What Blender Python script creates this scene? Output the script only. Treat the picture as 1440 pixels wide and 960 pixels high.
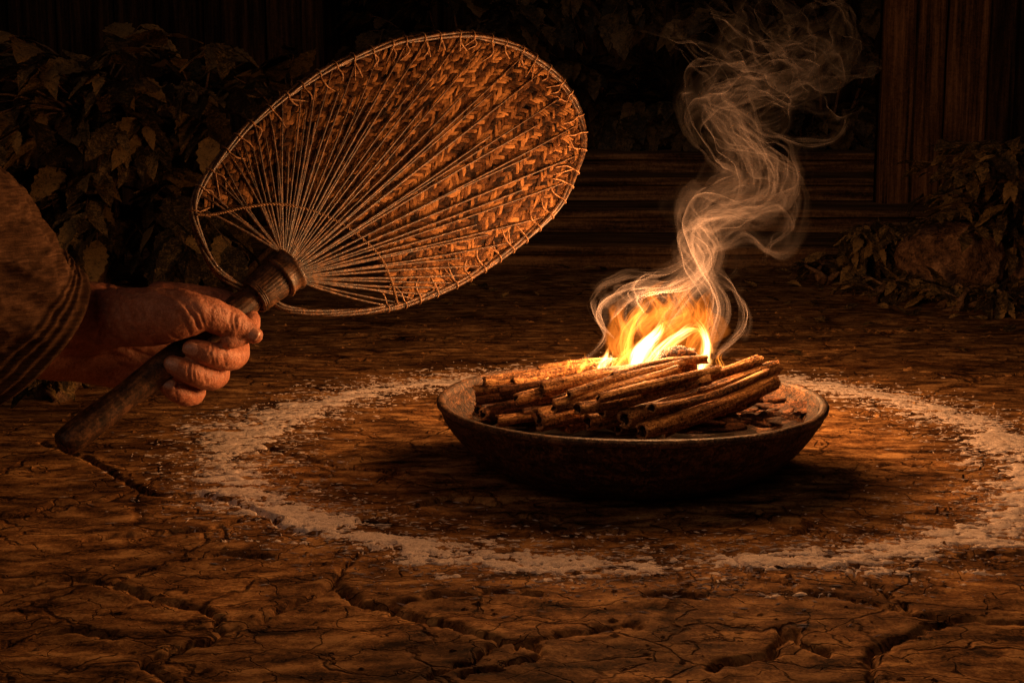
import bpy, math, random
import numpy as np
from mathutils import Vector, Matrix
sc = bpy.context.scene
for o in list(bpy.data.objects): bpy.data.objects.remove(o)
R = math.radians
# ---------------------------------------------------------------- camera
CAMH, PITCH, FPX = 0.35, R(9.3), 2000.0
cd = bpy.data.cameras.new('camera'); cam = bpy.data.objects.new('camera', cd); sc.collection.objects.link(cam)
cam.location = (0, 0, CAMH); cam.rotation_euler = (math.pi/2 - PITCH, 0, 0)
cd.sensor_width = 36; cd.lens = 50; cd.clip_start = 0.02; cd.clip_end = 500
sc.camera = cam
# ---------------------------------------------------------------- sky, faint dusk sun, exposure
w = bpy.data.worlds.new('World'); sc.world = w; w.use_nodes = True
nt = w.node_tree; bg = nt.nodes['Background']
sky = nt.nodes.new('ShaderNodeTexSky'); sky.sky_type = 'NISHITA'; sky.sun_disc = False
sky.sun_elevation = R(3); sky.sun_rotation = R(215)
nt.links.new(sky.outputs[0], bg.inputs[0]); bg.inputs[1].default_value = 0.0035
sd = bpy.data.lights.new('dusk_sun', 'SUN'); sd.energy = 0.18; sd.angle = R(40); sd.color = (1, .62, .42)
so = bpy.data.objects.new('dusk_sun', sd); sc.collection.objects.link(so); so.rotation_euler = (R(58), 0, R(-18))
vs = sc.view_settings; vs.view_transform = 'Standard'; vs.look = 'None'; vs.gamma = 1; vs.exposure = 0; vs.use_curve_mapping = False
cy = sc.cycles
cy.transparent_max_bounces = 96; cy.max_bounces = 3; cy.diffuse_bounces = 2; cy.use_adaptive_sampling = True; cy.adaptive_threshold = .02; cy.volume_bounces = 0
cy.sample_clamp_indirect = 4
try: cy.use_denoising = True; cy.denoiser = 'OPENIMAGEDENOISE'
except Exception: pass
# fire light: soft lamps inside the flames; last pair added above them to light fan and ground
FLAMP = [(900, 488, 1.325, .75, .02), (985, 484, 1.345, .45, .018), (850, 498, 1.36, .20, .012), (925, 425, 1.36, 4.8, .055), (960, 372, 1.56, 5.2, .06), (915, 300, 1.27, 1.6, .10)]

# ---------------------------------------------------------------- pixel of the photograph -> point of the place
cp, sp_ = math.cos(PITCH), math.sin(PITCH)
def ray(px, py):
    a, b = (px-720)/FPX, (480-py)/FPX
    return Vector((a, cp + b*sp_, -sp_ + b*cp))
def P(px, py, D):
    d = ray(px, py); return Vector((0, 0, CAMH)) + d*(D/d.y)
def PZ(px, py, z=0.0):
    d = ray(px, py); return Vector((0, 0, CAMH)) + d*((z-CAMH)/d.z)
LAMP_POS = []
for i, (px, py, D, e, r) in enumerate(FLAMP):
    l = bpy.data.lights.new('fire_and_fill_light', 'POINT'); l.energy = e*FSCALE if 'FSCALE' in globals() else e; l.shadow_soft_size = r
    l.color = (1, .46, .165)
    lo = bpy.data.objects.new('fire_and_fill_light', l); sc.collection.objects.link(lo); lo.location = P(px, py, D); LAMP_POS.append(lo)

# ---------------------------------------------------------------- numpy noise
def _h(ix, iy, iz, s):
    n = (ix.astype(np.int64)*374761393 + iy.astype(np.int64)*668265263 + iz.astype(np.int64)*2147483647 + s*1274126177) & 0xffffffff
    n = ((n ^ (n >> 13))*1274126177) & 0xffffffff
    n = (n ^ (n >> 16)) & 0xffffffff
    n = (n*2246822519) & 0xffffffff
    return ((n ^ (n >> 15)) & 0xffffff)/float(0xffffff)
def vn(p, s=0):
    p = np.asarray(p, float); i = np.floor(p); f = p-i; f = f*f*f*(f*(f*6-15)+10)
    x, y, z = i[:, 0], i[:, 1], i[:, 2]; out = 0
    for dx in (0, 1):
        for dy in (0, 1):
            for dz in (0, 1):
                wt = (f[:, 0] if dx else 1-f[:, 0])*(f[:, 1] if dy else 1-f[:, 1])*(f[:, 2] if dz else 1-f[:, 2])
                out = out + wt*_h(x+dx, y+dy, z+dz, s)
    return out*2-1
def fbm(p, s=0, o=4, g=.5):
    r = 0; a = 1; t = 0; p = np.asarray(p, float)
    for k in range(o): r = r + a*vn(p*2**k+k*17.3, s+k); t += a; a *= g
    return r/t

# ---------------------------------------------------------------- object helpers
def obj(name, V, F, m, parent=None, smooth=True, mats=None, fm=None):
    me = bpy.data.meshes.new(name)
    V = np.asarray(V, np.float32).reshape(-1, 3)
    if isinstance(F, np.ndarray):
        n, k = F.shape
        me.vertices.add(len(V)); me.vertices.foreach_set('co', V.ravel())
        me.loops.add(n*k); me.loops.foreach_set('vertex_index', F.ravel().astype(np.int32))
        me.polygons.add(n); me.polygons.foreach_set('loop_start', np.arange(0, n*k, k, dtype=np.int32))
        me.update(calc_edges=True); me.validate()
    else:
        me.from_pydata(V.tolist(), [], F); me.update()
    me.polygons.foreach_set('use_smooth', [smooth]*len(me.polygons))
    for mm in (mats or [m]): me.materials.append(mm)
    if fm is not None: me.polygons.foreach_set('material_index', fm)
    o = bpy.data.objects.new(name, me); sc.collection.objects.link(o)
    if parent is not None: o.parent = parent
    return o
def tag(o, label=None, cat=None, group=None, kind=None):
    for k, v in (('label', label), ('category', cat), ('group', group), ('kind', kind)):
        if v: o[k] = v
    return o
def thing(name, label, cat, loc=(0, 0, 0), group=None):
    o = bpy.data.objects.new(name, None); sc.collection.objects.link(o); o.location = loc
    o.empty_display_size = .02
    return tag(o, label, cat, group)
def attach(o, root):                      # part modelled in world space, parented to a thing standing elsewhere
    o.parent = root; o.matrix_parent_inverse = Matrix.Translation(-Vector(root.location)); return o
class MB:
    def __init__(s): s.V = []; s.F = []; s.n = 0
    def add(s, V, F):
        V = np.asarray(V, float).reshape(-1, 3); s.V.append(V); s.F += [tuple(i+s.n for i in f) for f in F]; s.n += len(V)
    def build(s, name, m, root=None, **k):
        o = obj(name, np.concatenate(s.V), s.F, m, **k)
        if root is not None: attach(o, root)
        return o
def catmull(pts, rad, n):
    pts = np.asarray([tuple(p) for p in pts], float); rad = np.asarray(rad, float); m = len(pts)
    if m == 2:
        t = np.linspace(0, 1, n)[:, None]; return pts[0]*(1-t)+pts[1]*t, rad[0]*(1-t[:, 0])+rad[1]*t[:, 0]
    q = np.concatenate([[2*pts[0]-pts[1]], pts, [2*pts[-1]-pts[-2]]]); rr = np.concatenate([[rad[0]], rad, [rad[-1]]])
    T = np.linspace(0, m-1-1e-6, n); i = T.astype(int); t = (T-i)
    t1 = t[:, None]
    def cr(a, b, c, d, t): return .5*((2*b)+(-a+c)*t+(2*a-5*b+4*c-d)*t*t+(-a+3*b-3*c+d)*t**3)
    return cr(q[i], q[i+1], q[i+2], q[i+3], t1), rr[i+1]*(1-t)+rr[i+2]*t
def frames(C, up=None):
    T = np.gradient(C, axis=0); T /= np.linalg.norm(T, axis=1)[:, None]+1e-12
    u = np.array(up if up is not None else (0.13, .27, .95), float)
    if abs(np.dot(u/np.linalg.norm(u), T[0])) > .95: u = np.array((1., .2, .1))
    N = np.zeros_like(C); p = u
    for i in range(len(C)):
        p = p-np.dot(p, T[i])*T[i]; p /= np.linalg.norm(p)+1e-12; N[i] = p
    return T, N, np.cross(T, N)
def tube(pts, rad, seg=12, n=None, cap='round', flat=1.0, up=None, rough=0, rs=0, freq=200):
    n = n or max(2, 8*(len(pts)-1)+1)
    C, r = catmull(pts, rad, n); T, N, B = frames(C, up)
    if cap == 'round':
        pre = []; pr = []; post = []; por = []
        for k in range(4, 0, -1):
            a = k/4*math.pi/2*.98; pre.append(C[0]-T[0]*r[0]*math.sin(a)); pr.append(r[0]*math.cos(a))
            post.insert(0, C[-1]+T[-1]*r[-1]*math.sin(a)); por.insert(0, r[-1]*math.cos(a))
        C = np.concatenate([pre, C, post]); r = np.concatenate([pr, r, por])
        N = np.concatenate([[N[0]]*4, N, [N[-1]]*4]); B = np.concatenate([[B[0]]*4, B, [B[-1]]*4])
    n = len(C); a = np.arange(seg)/seg*2*math.pi
    V = C[:, None]+(N[:, None]*np.cos(a)[None, :, None]+flat*B[:, None]*np.sin(a)[None, :, None])*r[:, None, None]
    V = V.reshape(-1, 3)
    if rough:
        d = V-np.repeat(C, seg, 0); V = V+d*(rough*fbm(V*freq, rs, 2))[:, None]
    F = [(i*seg+j, i*seg+(j+1) % seg, (i+1)*seg+(j+1) % seg, (i+1)*seg+j) for i in range(n-1) for j in range(seg)]
    if cap: F += [tuple(range(seg))[::-1], tuple(range((n-1)*seg, n*seg))]
    return V, F
def polyclosed(prof, axis0, axis1, seg=48, flute=0, nf=30, cap=True):
    """lathe: prof = [(t along axis in m, r)]"""
    A = np.array(axis0); d = np.array(axis1)-A; d /= np.linalg.norm(d)
    u = np.cross(d, (0, 0, 1.)); u /= np.linalg.norm(u); v = np.cross(d, u); a = np.arange(seg)/seg*2*math.pi
    V = []
    for t, r in prof:
        rr = r*(1+flute*np.cos(a*nf+t*40)+flute*.7*np.sin(a*nf*1.7+2))
        V.append(A+d*t+(u[None]*np.cos(a)[:, None]+v[None]*np.sin(a)[:, None])*rr[:, None])
    n = len(prof)
    F = [(i*seg+j, i*seg+(j+1) % seg, (i+1)*seg+(j+1) % seg, (i+1)*seg+j) for i in range(n-1) for j in range(seg)]
    if cap: F += [tuple(range(seg))[::-1], tuple(range((n-1)*seg, n*seg))]
    return np.concatenate(V), F

# ---------------------------------------------------------------- materials
def ramp(nt, fac, stops):
    r = nt.nodes.new('ShaderNodeValToRGB'); e = r.color_ramp.elements
    while len(e) < len(stops): e.new(.5)
    for el, (p, c) in zip(e, stops): el.position = p; el.color = (*c, 1) if len(c) == 3 else c
    nt.links.new(fac, r.inputs[0]); return r.outputs[0]
def mat(name, dark, mid, light, scale=(20, 20, 20), fine=380., rough=.75, bump=.5, bdist=.002, coord='Object', detail=6, spec=.3, island=0., finemix=.55, sss=0, distort=0., extra=None, streak=None, pos=(.39, .5, .61)):
    m = bpy.data.materials.new(name); m.use_nodes = True; nt = m.node_tree; L = nt.links.new
    b = nt.nodes['Principled BSDF']; b.inputs['Roughness'].default_value = rough
    b.inputs['Specular IOR Level'].default_value = spec
    tc = nt.nodes.new('ShaderNodeTexCoord'); mp = nt.nodes.new('ShaderNodeMapping'); mp.inputs['Scale'].default_value = scale
    L(tc.outputs[coord], mp.inputs[0])
    n1 = nt.nodes.new('ShaderNodeTexNoise'); n1.inputs['Scale'].default_value = 1; n1.inputs['Detail'].default_value = detail
    n1.inputs['Roughness'].default_value = .65; n1.inputs['Distortion'].default_value = distort; L(mp.outputs[0], n1.inputs[0])
    n2 = nt.nodes.new('ShaderNodeTexNoise'); n2.inputs['Scale'].default_value = fine; n2.inputs['Detail'].default_value = 3
    n2.inputs['Distortion'].default_value = 1.2
    L(tc.outputs[coord], n2.inputs[0])
    mx = nt.nodes.new('ShaderNodeMix'); mx.data_type = 'FLOAT'; mx.inputs[0].default_value = finemix
    L(n1.outputs[0], mx.inputs[2]); L(n2.outputs[0], mx.inputs[3]); fac = mx.outputs[0]
    if streak:
        mp2 = nt.nodes.new('ShaderNodeMapping'); mp2.inputs['Scale'].default_value = streak; L(tc.outputs[coord], mp2.inputs[0])
        n3 = nt.nodes.new('ShaderNodeTexNoise'); n3.inputs['Scale'].default_value = 1; n3.inputs['Detail'].default_value = 4; L(mp2.outputs[0], n3.inputs[0])
        mx3 = nt.nodes.new('ShaderNodeMix'); mx3.data_type = 'FLOAT'; mx3.inputs[0].default_value = .45
        L(fac, mx3.inputs[2]); L(n3.outputs[0], mx3.inputs[3]); fac = mx3.outputs[0]
    if island:
        g = nt.nodes.new('ShaderNodeNewGeometry'); ma = nt.nodes.new('ShaderNodeMath'); ma.operation = 'MULTIPLY_ADD'
        L(g.outputs['Random Per Island'], ma.inputs[0]); ma.inputs[1].default_value = island
        ad = nt.nodes.new('ShaderNodeMath'); ad.operation = 'SUBTRACT'; L(fac, ad.inputs[0]); ad.inputs[1].default_value = island/2
        L(ad.outputs[0], ma.inputs[2]); fac = ma.outputs[0]
    L(ramp(nt, fac, [(pos[0], dark), (pos[1], mid), (pos[2], light)]), b.inputs['Base Color'])
    bp = nt.nodes.new('ShaderNodeBump'); bp.inputs['Strength'].default_value = bump; bp.inputs['Distance'].default_value = bdist
    L(fac, bp.inputs['Height']); L(bp.outputs[0], b.inputs['Normal'])
    if sss:
        b.inputs['Subsurface Weight'].default_value = sss; b.inputs['Subsurface Radius'].default_value = (1, .35, .2); b.inputs['Subsurface Scale'].default_value = .004
    if extra: extra(m, nt, b)
    return m
M = {}
M['cane'] = mat('cane', (.008, .003, .002), (.055, .021, .007), (.22, .10, .034), (120, 120, 120), 420, .5, .5, .001, spec=.5)
M['weave'] = mat('woven_strip', (.006, .002, .001), (.070, .026, .008), (.30, .135, .045), (40, 40, 40), 300, .75, .8, .0014, island=.34, spec=.10, pos=(.30, .5, .72), finemix=.35)
M['thread'] = mat('thread', (.10, .04, .015), (.26, .12, .05), (.5, .28, .13), (200, 200, 200), 600, .6, .4, .0006)
M['handle'] = mat('dark_handle_wood', (.012, .005, .003), (.070, .030, .012), (.20, .09, .038), (90, 90, 90), 260, .5, .6, .0009, spec=.4, finemix=.35)
M['dark_thread'] = mat('dark_cord', (.03, .012, .005), (.10, .045, .018), (.3, .15, .06), (300, 300, 300), 700, .6, .6, .0008, island=.3)
M['skin'] = mat('skin', (.20, .060, .028), (.47, .175, .092), (.72, .34, .21), (45, 45, 45), 420, .5, 1, .0020, spec=.4, sss=.1, finemix=.45, distort=1.0, pos=(.30, .5, .70))
M['nail'] = mat('nail', (.42, .19, .12), (.56, .28, .19), (.68, .38, .27), (200, 200, 200), 500, .35, .2, .0004, spec=.5)
M['cloth'] = mat('coarse_brown_cloth', (.020, .009, .005), (.085, .042, .022), (.19, .10, .055), (26, 26, 26), 520, .9, 1, .0022, spec=.08, distort=.6, finemix=.35, streak=(60, 60, 520), pos=(.34, .5, .66))
M['bowl'] = mat('old_dark_wood', (.007, .003, .002), (.050, .021, .008), (.16, .070, .027), (24, 24, 70), 240, .6, 1, .006, spec=.2, distort=1.8)
M['bowl_rim'] = mat('worn_rim_wood', (.012, .006, .003), (.060, .027, .012), (.22, .11, .05), (50, 50, 50), 330, .55, 1, .003, spec=.35)
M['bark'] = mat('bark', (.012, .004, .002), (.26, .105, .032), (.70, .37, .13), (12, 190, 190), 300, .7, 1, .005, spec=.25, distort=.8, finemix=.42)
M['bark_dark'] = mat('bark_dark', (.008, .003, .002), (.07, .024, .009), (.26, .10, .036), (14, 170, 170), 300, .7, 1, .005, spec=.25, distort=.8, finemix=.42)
M['char'] = mat('charred', (.008, .004, .003), (.05, .018, .008), (.30, .12, .04), (60, 60, 60), 240, .8, 1, .004)
M['bark_end'] = mat('painted_lit_bark_edge', (.20, .08, .03), (.52, .27, .11), (.80, .50, .25), (200, 200, 200), 500, .8, .6, .002)  # broken edge, painted paler to stand in for light on the stick ends
M['ash'] = mat('ash', (.004, .003, .002), (.018, .009, .005), (.06, .028, .014), (120, 120, 120), 400, .95, 1, .003)
M['plank'] = mat('old_planks', (.02, .010, .006), (.10, .050, .022), (.24, .13, .06), (3.5, 45, 70), 120, .85, 1, .006, spec=.15, finemix=.25)
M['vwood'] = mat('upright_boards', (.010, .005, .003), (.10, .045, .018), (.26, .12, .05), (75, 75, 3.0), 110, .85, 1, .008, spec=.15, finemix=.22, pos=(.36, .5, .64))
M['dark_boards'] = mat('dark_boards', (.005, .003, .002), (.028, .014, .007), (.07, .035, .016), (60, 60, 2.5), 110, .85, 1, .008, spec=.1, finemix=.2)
M['stone'] = mat('boulder_stone', (.03, .016, .009), (.18, .09, .045), (.42, .23, .12), (18, 18, 18), 130, .85, 1, .014, spec=.2, finemix=.3)
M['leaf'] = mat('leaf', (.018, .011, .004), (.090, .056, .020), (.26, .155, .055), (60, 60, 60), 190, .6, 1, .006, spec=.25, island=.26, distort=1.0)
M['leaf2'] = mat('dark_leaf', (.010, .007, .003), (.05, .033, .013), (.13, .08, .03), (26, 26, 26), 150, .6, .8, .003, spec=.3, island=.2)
M['twig'] = mat('twig', (.04, .02, .010), (.13, .07, .034), (.24, .13, .07), (60, 60, 60), 200, .8, .6, .002)
M['chalk'] = mat('chalk_powder', (.26, .15, .10), (.72, .57, .49), (.93, .80, .73), (60, 100, 75), 330, .95, .8, .002, spec=.1, distort=1.5, pos=(.3, .48, .68))

# ---------------------------------------------------------------- ground
CC = (0.122, 1.462); CR = 0.412            # chalk circle
CRACKS = [[(60,622),(120,647),(150,662),(182,680),(200,692),(235,697),(280,695),(320,705),(360,722),(400,745),(440,752)],
 [(182,690),(150,702),(80,710),(50,720),(0,725)], [(0,830),(75,817),(160,817),(210,800),(250,787),(310,777),(380,782)],
 [(550,765),(500,777),(485,792),(472,817),(440,832),(400,850),(360,872),(310,887),(295,900),(250,912),(200,930),(235,950),(262,975)],
 [(160,822),(225,840),(280,850),(305,865),(305,885)], [(475,825),(500,842),(540,855),(575,870),(640,885),(700,902),(760,915)],
 [(760,922),(720,932),(690,945),(650,957)], [(380,630),(440,645),(480,655),(540,665),(590,668)], [(480,658),(400,662),(340,665)],
 [(1020,785),(1050,805),(1090,820),(1150,840),(1220,850),(1280,865),(1370,872),(1460,875)], [(1200,800),(1215,820),(1250,840),(1281,857)],
 [(1345,875),(1295,892),(1260,907),(1230,920),(1225,945),(1230,970)], [(720,910),(785,897),(850,887),(900,882)],
 [(1100,890),(1135,910),(1165,922)], [(1070,727),(1100,735),(1140,740),(1180,765),(1210,770)], [(1140,740),(1135,755)],
 [(1160,575),(1220,580),(1280,595)], [(720,725),(780,730),(830,750),(880,748)], [(1320,785),(1360,790),(1410,785),(1460,778)],
 [(1270,520),(1355,532),(1460,525)], [(905,842),(985,840)], [(500,738),(553,720),(587,710),(630,700),(655,690)],
 [(427,543),(470,552),(500,550)], [(0,910),(60,890),(110,885),(160,895)], [(640,700),(700,705),(760,700)], [(120,760),(200,752),(290,748),(350,735)],
 [(1180,660),(1260,650),(1330,655)], [(350,505),(440,498),(520,505)], [(1060,470),(1150,462),(1260,470),(1330,465)], [(480,470),(600,478),(720,470)],
 [(520,855),(600,840),(700,835),(760,840)], [(600,957),(660,930),(700,905)], [(1000,940),(1080,925),(1110,895)]]
def crack_dist(x, y):
    """returns distance (m) to the nearest traced crack with a ragged warp, and a width factor"""
    p = np.stack([x, y, x*0], 1)
    wx = x+.0045*fbm(p*38, 5, 3)+.0025*vn(p*160, 9); wy = y+.007*fbm(p*30+9, 6, 3)+.004*vn(p*140+4, 8)
    best = np.full(len(x), 9.)
    for c in CRACKS:
        q = [PZ(a, b) for a, b in c]
        for i in range(len(q)-1):
            ax, ay = q[i].x, q[i].y; dx, dy = q[i+1].x-ax, q[i+1].y-ay; l2 = dx*dx+dy*dy
            lo = (wx > min(ax, ax+dx)-.03) & (wx < max(ax, ax+dx)+.03) & (wy > min(ay, ay+dy)-.03) & (wy < max(ay, ay+dy)+.03)
            if not lo.any(): continue
            X = wx[lo]-ax; Y = wy[lo]-ay; t = np.clip((X*dx+Y*dy)/l2, 0, 1)
            d = np.hypot(X-t*dx, (Y-t*dy)*.6); best[lo] = np.minimum(best[lo], d)
    return best
def gh(x, y):
    x = np.asarray(x, float).ravel(); y = np.asarray(y, float).ravel(); p = np.stack([x, y, x*0], 1)
    q = p*np.array([1, 1.9, 1])
    h = .0045*fbm(q*5, 1, 3)+.0008*fbm(q*22+fbm(q*9, 3, 2)[:, None]*1.2, 2, 4)+.0005*fbm(p*np.array([60, 150, 1]), 4, 3)
    r = np.hypot(x-.116, y-1.36); h = h*np.clip((r-.07)/.08, .12, 1)
    d = crack_dist(x, y); wd = .0017+.0012*vn(p*14, 11)
    wd = np.clip(wd, .0011, .0034)
    h = h - .0085*np.exp(-(d/wd)**2) + .0010*np.exp(-((d-.008)/.005)**2)
    far = np.clip((np.hypot(x, y-1.5)-2)/3, 0, 1)
    return h*(1-far)
def axis_lines(a, b, s, far, side):
    c = list(np.arange(a, b, s)); st = s; v = c[-1]
    while v < far: st *= 1.12; v += st; c.append(v)
    st = s; v = c[0]; pre = []
    while v > side: st *= 1.12; v -= st; pre.insert(0, v)
    return np.array(pre+c)
gx = axis_lines(-.68, .86, .0027, 80, -80); gy = axis_lines(.74, 2.1, .0034, 160, -40)
XX, YY = np.meshgrid(gx, gy); H = gh(XX, YY)
GV = np.stack([XX.ravel(), YY.ravel(), H], 1); nx_, ny_ = len(gx), len(gy)
ii = (np.arange(ny_-1)[:, None]*nx_+np.arange(nx_-1)[None]).ravel()
GF = np.stack([ii, ii+1, ii+nx_+1, ii+nx_], 1)
def ground_extra(m, nt, b):
    L = nt.links.new; N = nt.nodes.new
    col = b.inputs['Base Color'].links[0].from_socket; hgt = [n for n in nt.nodes if n.type == 'BUMP'][0]
    tc = [n for n in nt.nodes if n.type == 'TEX_COORD'][0]
    wn = N('ShaderNodeTexNoise'); wn.inputs['Scale'].default_value = 14; wn.inputs['Detail'].default_value = 5; L(tc.outputs['Object'], wn.inputs[0])
    va = N('ShaderNodeVectorMath'); va.operation = 'MULTIPLY_ADD'; L(wn.outputs[1], va.inputs[0]); va.inputs[1].default_value = (.09, .09, 0); L(tc.outputs['Object'], va.inputs[2])
    def cracks(sx, sy, wdt):
        mp = N('ShaderNodeMapping'); mp.inputs['Scale'].default_value = (sx, sy, 0.01); L(va.outputs[0], mp.inputs[0])
        v = N('ShaderNodeTexVoronoi'); v.feature = 'DISTANCE_TO_EDGE'; v.inputs['Scale'].default_value = 1; L(mp.outputs[0], v.inputs[0])
        # break the net up so cracks fade in and out
        n = N('ShaderNodeTexNoise'); n.inputs['Scale'].default_value = 6; n.inputs['Detail'].default_value = 3; L(tc.outputs['Object'], n.inputs[0])
        mr = N('ShaderNodeMapRange'); mr.inputs[1].default_value = .53; mr.inputs[2].default_value = .78; mr.inputs[3].default_value = 0; mr.inputs[4].default_value = wdt; L(n.outputs[0], mr.inputs[0])
        dv = N('ShaderNodeMath'); dv.operation = 'SUBTRACT'; L(v.outputs[0], dv.inputs[0]); L(mr.outputs[0], dv.inputs[1])
        mr2 = N('ShaderNodeMapRange'); mr2.inputs[1].default_value = 0; mr2.inputs[2].default_value = .02; L(dv.outputs[0], mr2.inputs[0]); return mr2.outputs[0]
    c1 = cracks(6, 11, .012); c2 = cracks(17, 40, .010)
    mu = N('ShaderNodeMath'); mu.operation = 'MINIMUM'; L(c1, mu.inputs[0]); L(c2, mu.inputs[1])
    mx = N('ShaderNodeMix'); mx.data_type = 'RGBA'; mx.blend_type = 'MULTIPLY'; mx.inputs[0].default_value = 1
    rr = ramp(nt, mu.outputs[0], [(0, (.45, .38, .32)), (1, (1, 1, 1))])
    # broad soil patches
    n4 = N('ShaderNodeTexNoise'); n4.inputs['Scale'].default_value = 1; n4.inputs['Detail'].default_value = 4
    mp4 = N('ShaderNodeMapping'); mp4.inputs['Scale'].default_value = (7, 10, 1); L(tc.outputs['Object'], mp4.inputs[0]); L(mp4.outputs[0], n4.inputs[0])
    pr = ramp(nt, n4.outputs[0], [(.34, (.42, .37, .34)), (.5, (.92, .90, .88)), (.62, (1.25, 1.2, 1.1))])
    mx2 = N('ShaderNodeMix'); mx2.data_type = 'RGBA'; mx2.blend_type = 'MULTIPLY'; mx2.inputs[0].default_value = 1
    L(col, mx.inputs[6]); L(rr, mx.inputs[7]); L(mx.outputs[2], mx2.inputs[6]); L(pr, mx2.inputs[7]); L(mx2.outputs[2], b.inputs['Base Color'])
    b2 = N('ShaderNodeBump'); b2.inputs['Strength'].default_value = 1; b2.inputs['Distance'].default_value = .002
    L(mu.outputs[0], b2.inputs['Height']); L(hgt.outputs[0], b2.inputs['Normal']); L(b2.outputs[0], b.inputs['Normal'])
M['ground'] = mat('cracked_earth', (.032, .013, .006), (.24, .112, .040), (.58, .32, .125), (26, 38, 26), 250, .9, .7, .0022, spec=.08, distort=1.2, extra=ground_extra, finemix=.45, streak=(22, 60, 1), pos=(.40, .5, .60))
g = obj('ground', GV, GF, M['ground']); tag(g, kind='structure')

# chalk ring: a ragged, lumpy sheet that dives under the ground where the powder is missing
nt_, nr_ = 1500, 64
th = np.linspace(0, 2*math.pi, nt_, endpoint=False); rr = np.linspace(-.085, .085, nr_)
TH, RR = np.meshgrid(th, rr, indexing='ij')
wob = .010*fbm(np.stack([np.cos(th)*2.2, np.sin(th)*2.2, th*0], 1), 31, 3)
rad = CR+RR+wob[:, None]; x = CC[0]+rad*np.cos(TH); y = CC[1]+rad*np.sin(TH)
def chalk_mask(x, y, RR, TH):
    p = np.stack([x.ravel(), y.ravel(), x.ravel()*0], 1); wdt = .034+.012*vn(np.stack([np.cos(TH.ravel())*5, np.sin(TH.ravel())*5, TH.ravel()*0], 1), 41)
    e = np.exp(-(RR.ravel()/wdt)**2)
    q = p*np.array([1, 2.8, 1])
    n = .5*fbm(q*22, 33, 4, .62)+.5*fbm(q*110, 36, 3, .6)
    gap = fbm(np.stack([np.cos(TH.ravel())*6, np.sin(TH.ravel())*6, RR.ravel()*14], 1), 47, 3)
    return e*1.15-.86+n*2.5+gap*.3
cm = chalk_mask(x, y, RR, TH)
pp = np.stack([x.ravel(), y.ravel(), x.ravel()*0], 1)
lump = .5+.5*fbm(pp*np.array([45, 80, 1]), 38, 3)
z = gh(x, y)+np.clip(cm, -.5, .35)*.0042*(.5+lump)+.0007*fbm(pp*220, 39, 2)*(cm > -.02)
ii = np.arange(nt_)[:, None]*nr_+np.arange(nr_-1)[None]; jj = ((np.arange(nt_)+1) % nt_)[:, None]*nr_+np.arange(nr_-1)[None]
CF = np.stack([ii.ravel(), jj.ravel(), jj.ravel()+1, ii.ravel()+1], 1)
keep = (np.clip(cm, -.5, .35)[CF] > -.12).any(1)
co = obj('chalk_circle', np.stack([x.ravel(), y.ravel(), z], 1), CF[keep], M['chalk'])
tag(co, 'broad rough ring of pale powder drawn on the cracked ground round the bowl', 'chalk circle')
# loose grains along the ring
rnd = random.Random(3); rn = np.random.RandomState(5)
Ng = 9500; t = rn.rand(Ng)*2*math.pi; side = rn.normal(0, .046, Ng)
px_, py_ = CC[0]+(CR+side)*np.cos(t), CC[1]+(CR+side)*np.sin(t)
pz_ = gh(px_, py_); L_ = rn.rand(Ng)**2*.0052+.0008; W_ = rn.rand(Ng)*.0006+.0004; an = rn.normal(0, .5, Ng)
base = np.array([(1, 0, 0), (0, 1, 0), (-1, 0, 0), (0, -1, 0), (0, 0, 1), (0, 0, -1)], float)
fb = np.array([(0, 1, 4), (1, 2, 4), (2, 3, 4), (3, 0, 4), (1, 0, 5), (2, 1, 5), (3, 2, 5), (0, 3, 5)])
bx_ = base[None, :, 0]*L_[:, None]; by_ = base[None, :, 1]*W_[:, None]; bz_ = base[None, :, 2]*W_[:, None]*.8
vx = px_[:, None]+bx_*np.cos(an)[:, None]-by_*np.sin(an)[:, None]; vy = py_[:, None]+bx_*np.sin(an)[:, None]+by_*np.cos(an)[:, None]
vz = pz_[:, None]+bz_+.0006
GR = np.stack([vx, vy, vz], 2).reshape(-1, 3); GFc = (fb[None]+6*np.arange(Ng)[:, None, None]).reshape(-1, 3)
tag(obj('chalk_grains', GR, GFc, M['chalk'], smooth=False), 'loose pale powder grains scattered along the ring', kind='stuff')
# crumbs of soil
Ng = 2600; cx_ = rn.uniform(-.6, .8, Ng); cy_ = rn.uniform(.8, 2.6, Ng); S_ = rn.rand(Ng)**3*.0035+.0006
keepc = np.hypot(cx_-.116, cy_-1.36) > .12; cx_, cy_, S_ = cx_[keepc], cy_[keepc], S_[keepc]; Ng = len(cx_)
jit = rn.uniform(.6, 1.3, (Ng, 6, 3)); vv = base[None]*S_[:, None, None]*jit*np.array([1.3, 1, .6])
vv[:, :, 0] += cx_[:, None]; vv[:, :, 1] += cy_[:, None]; vv[:, :, 2] += gh(cx_, cy_)[:, None]+.0003
tag(obj('soil_crumbs', vv.reshape(-1, 3), (fb[None]+6*np.arange(Ng)[:, None, None]).reshape(-1, 3), M['ground'], smooth=False), 'small crumbs of dry earth lying on the ground', kind='stuff')

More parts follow.
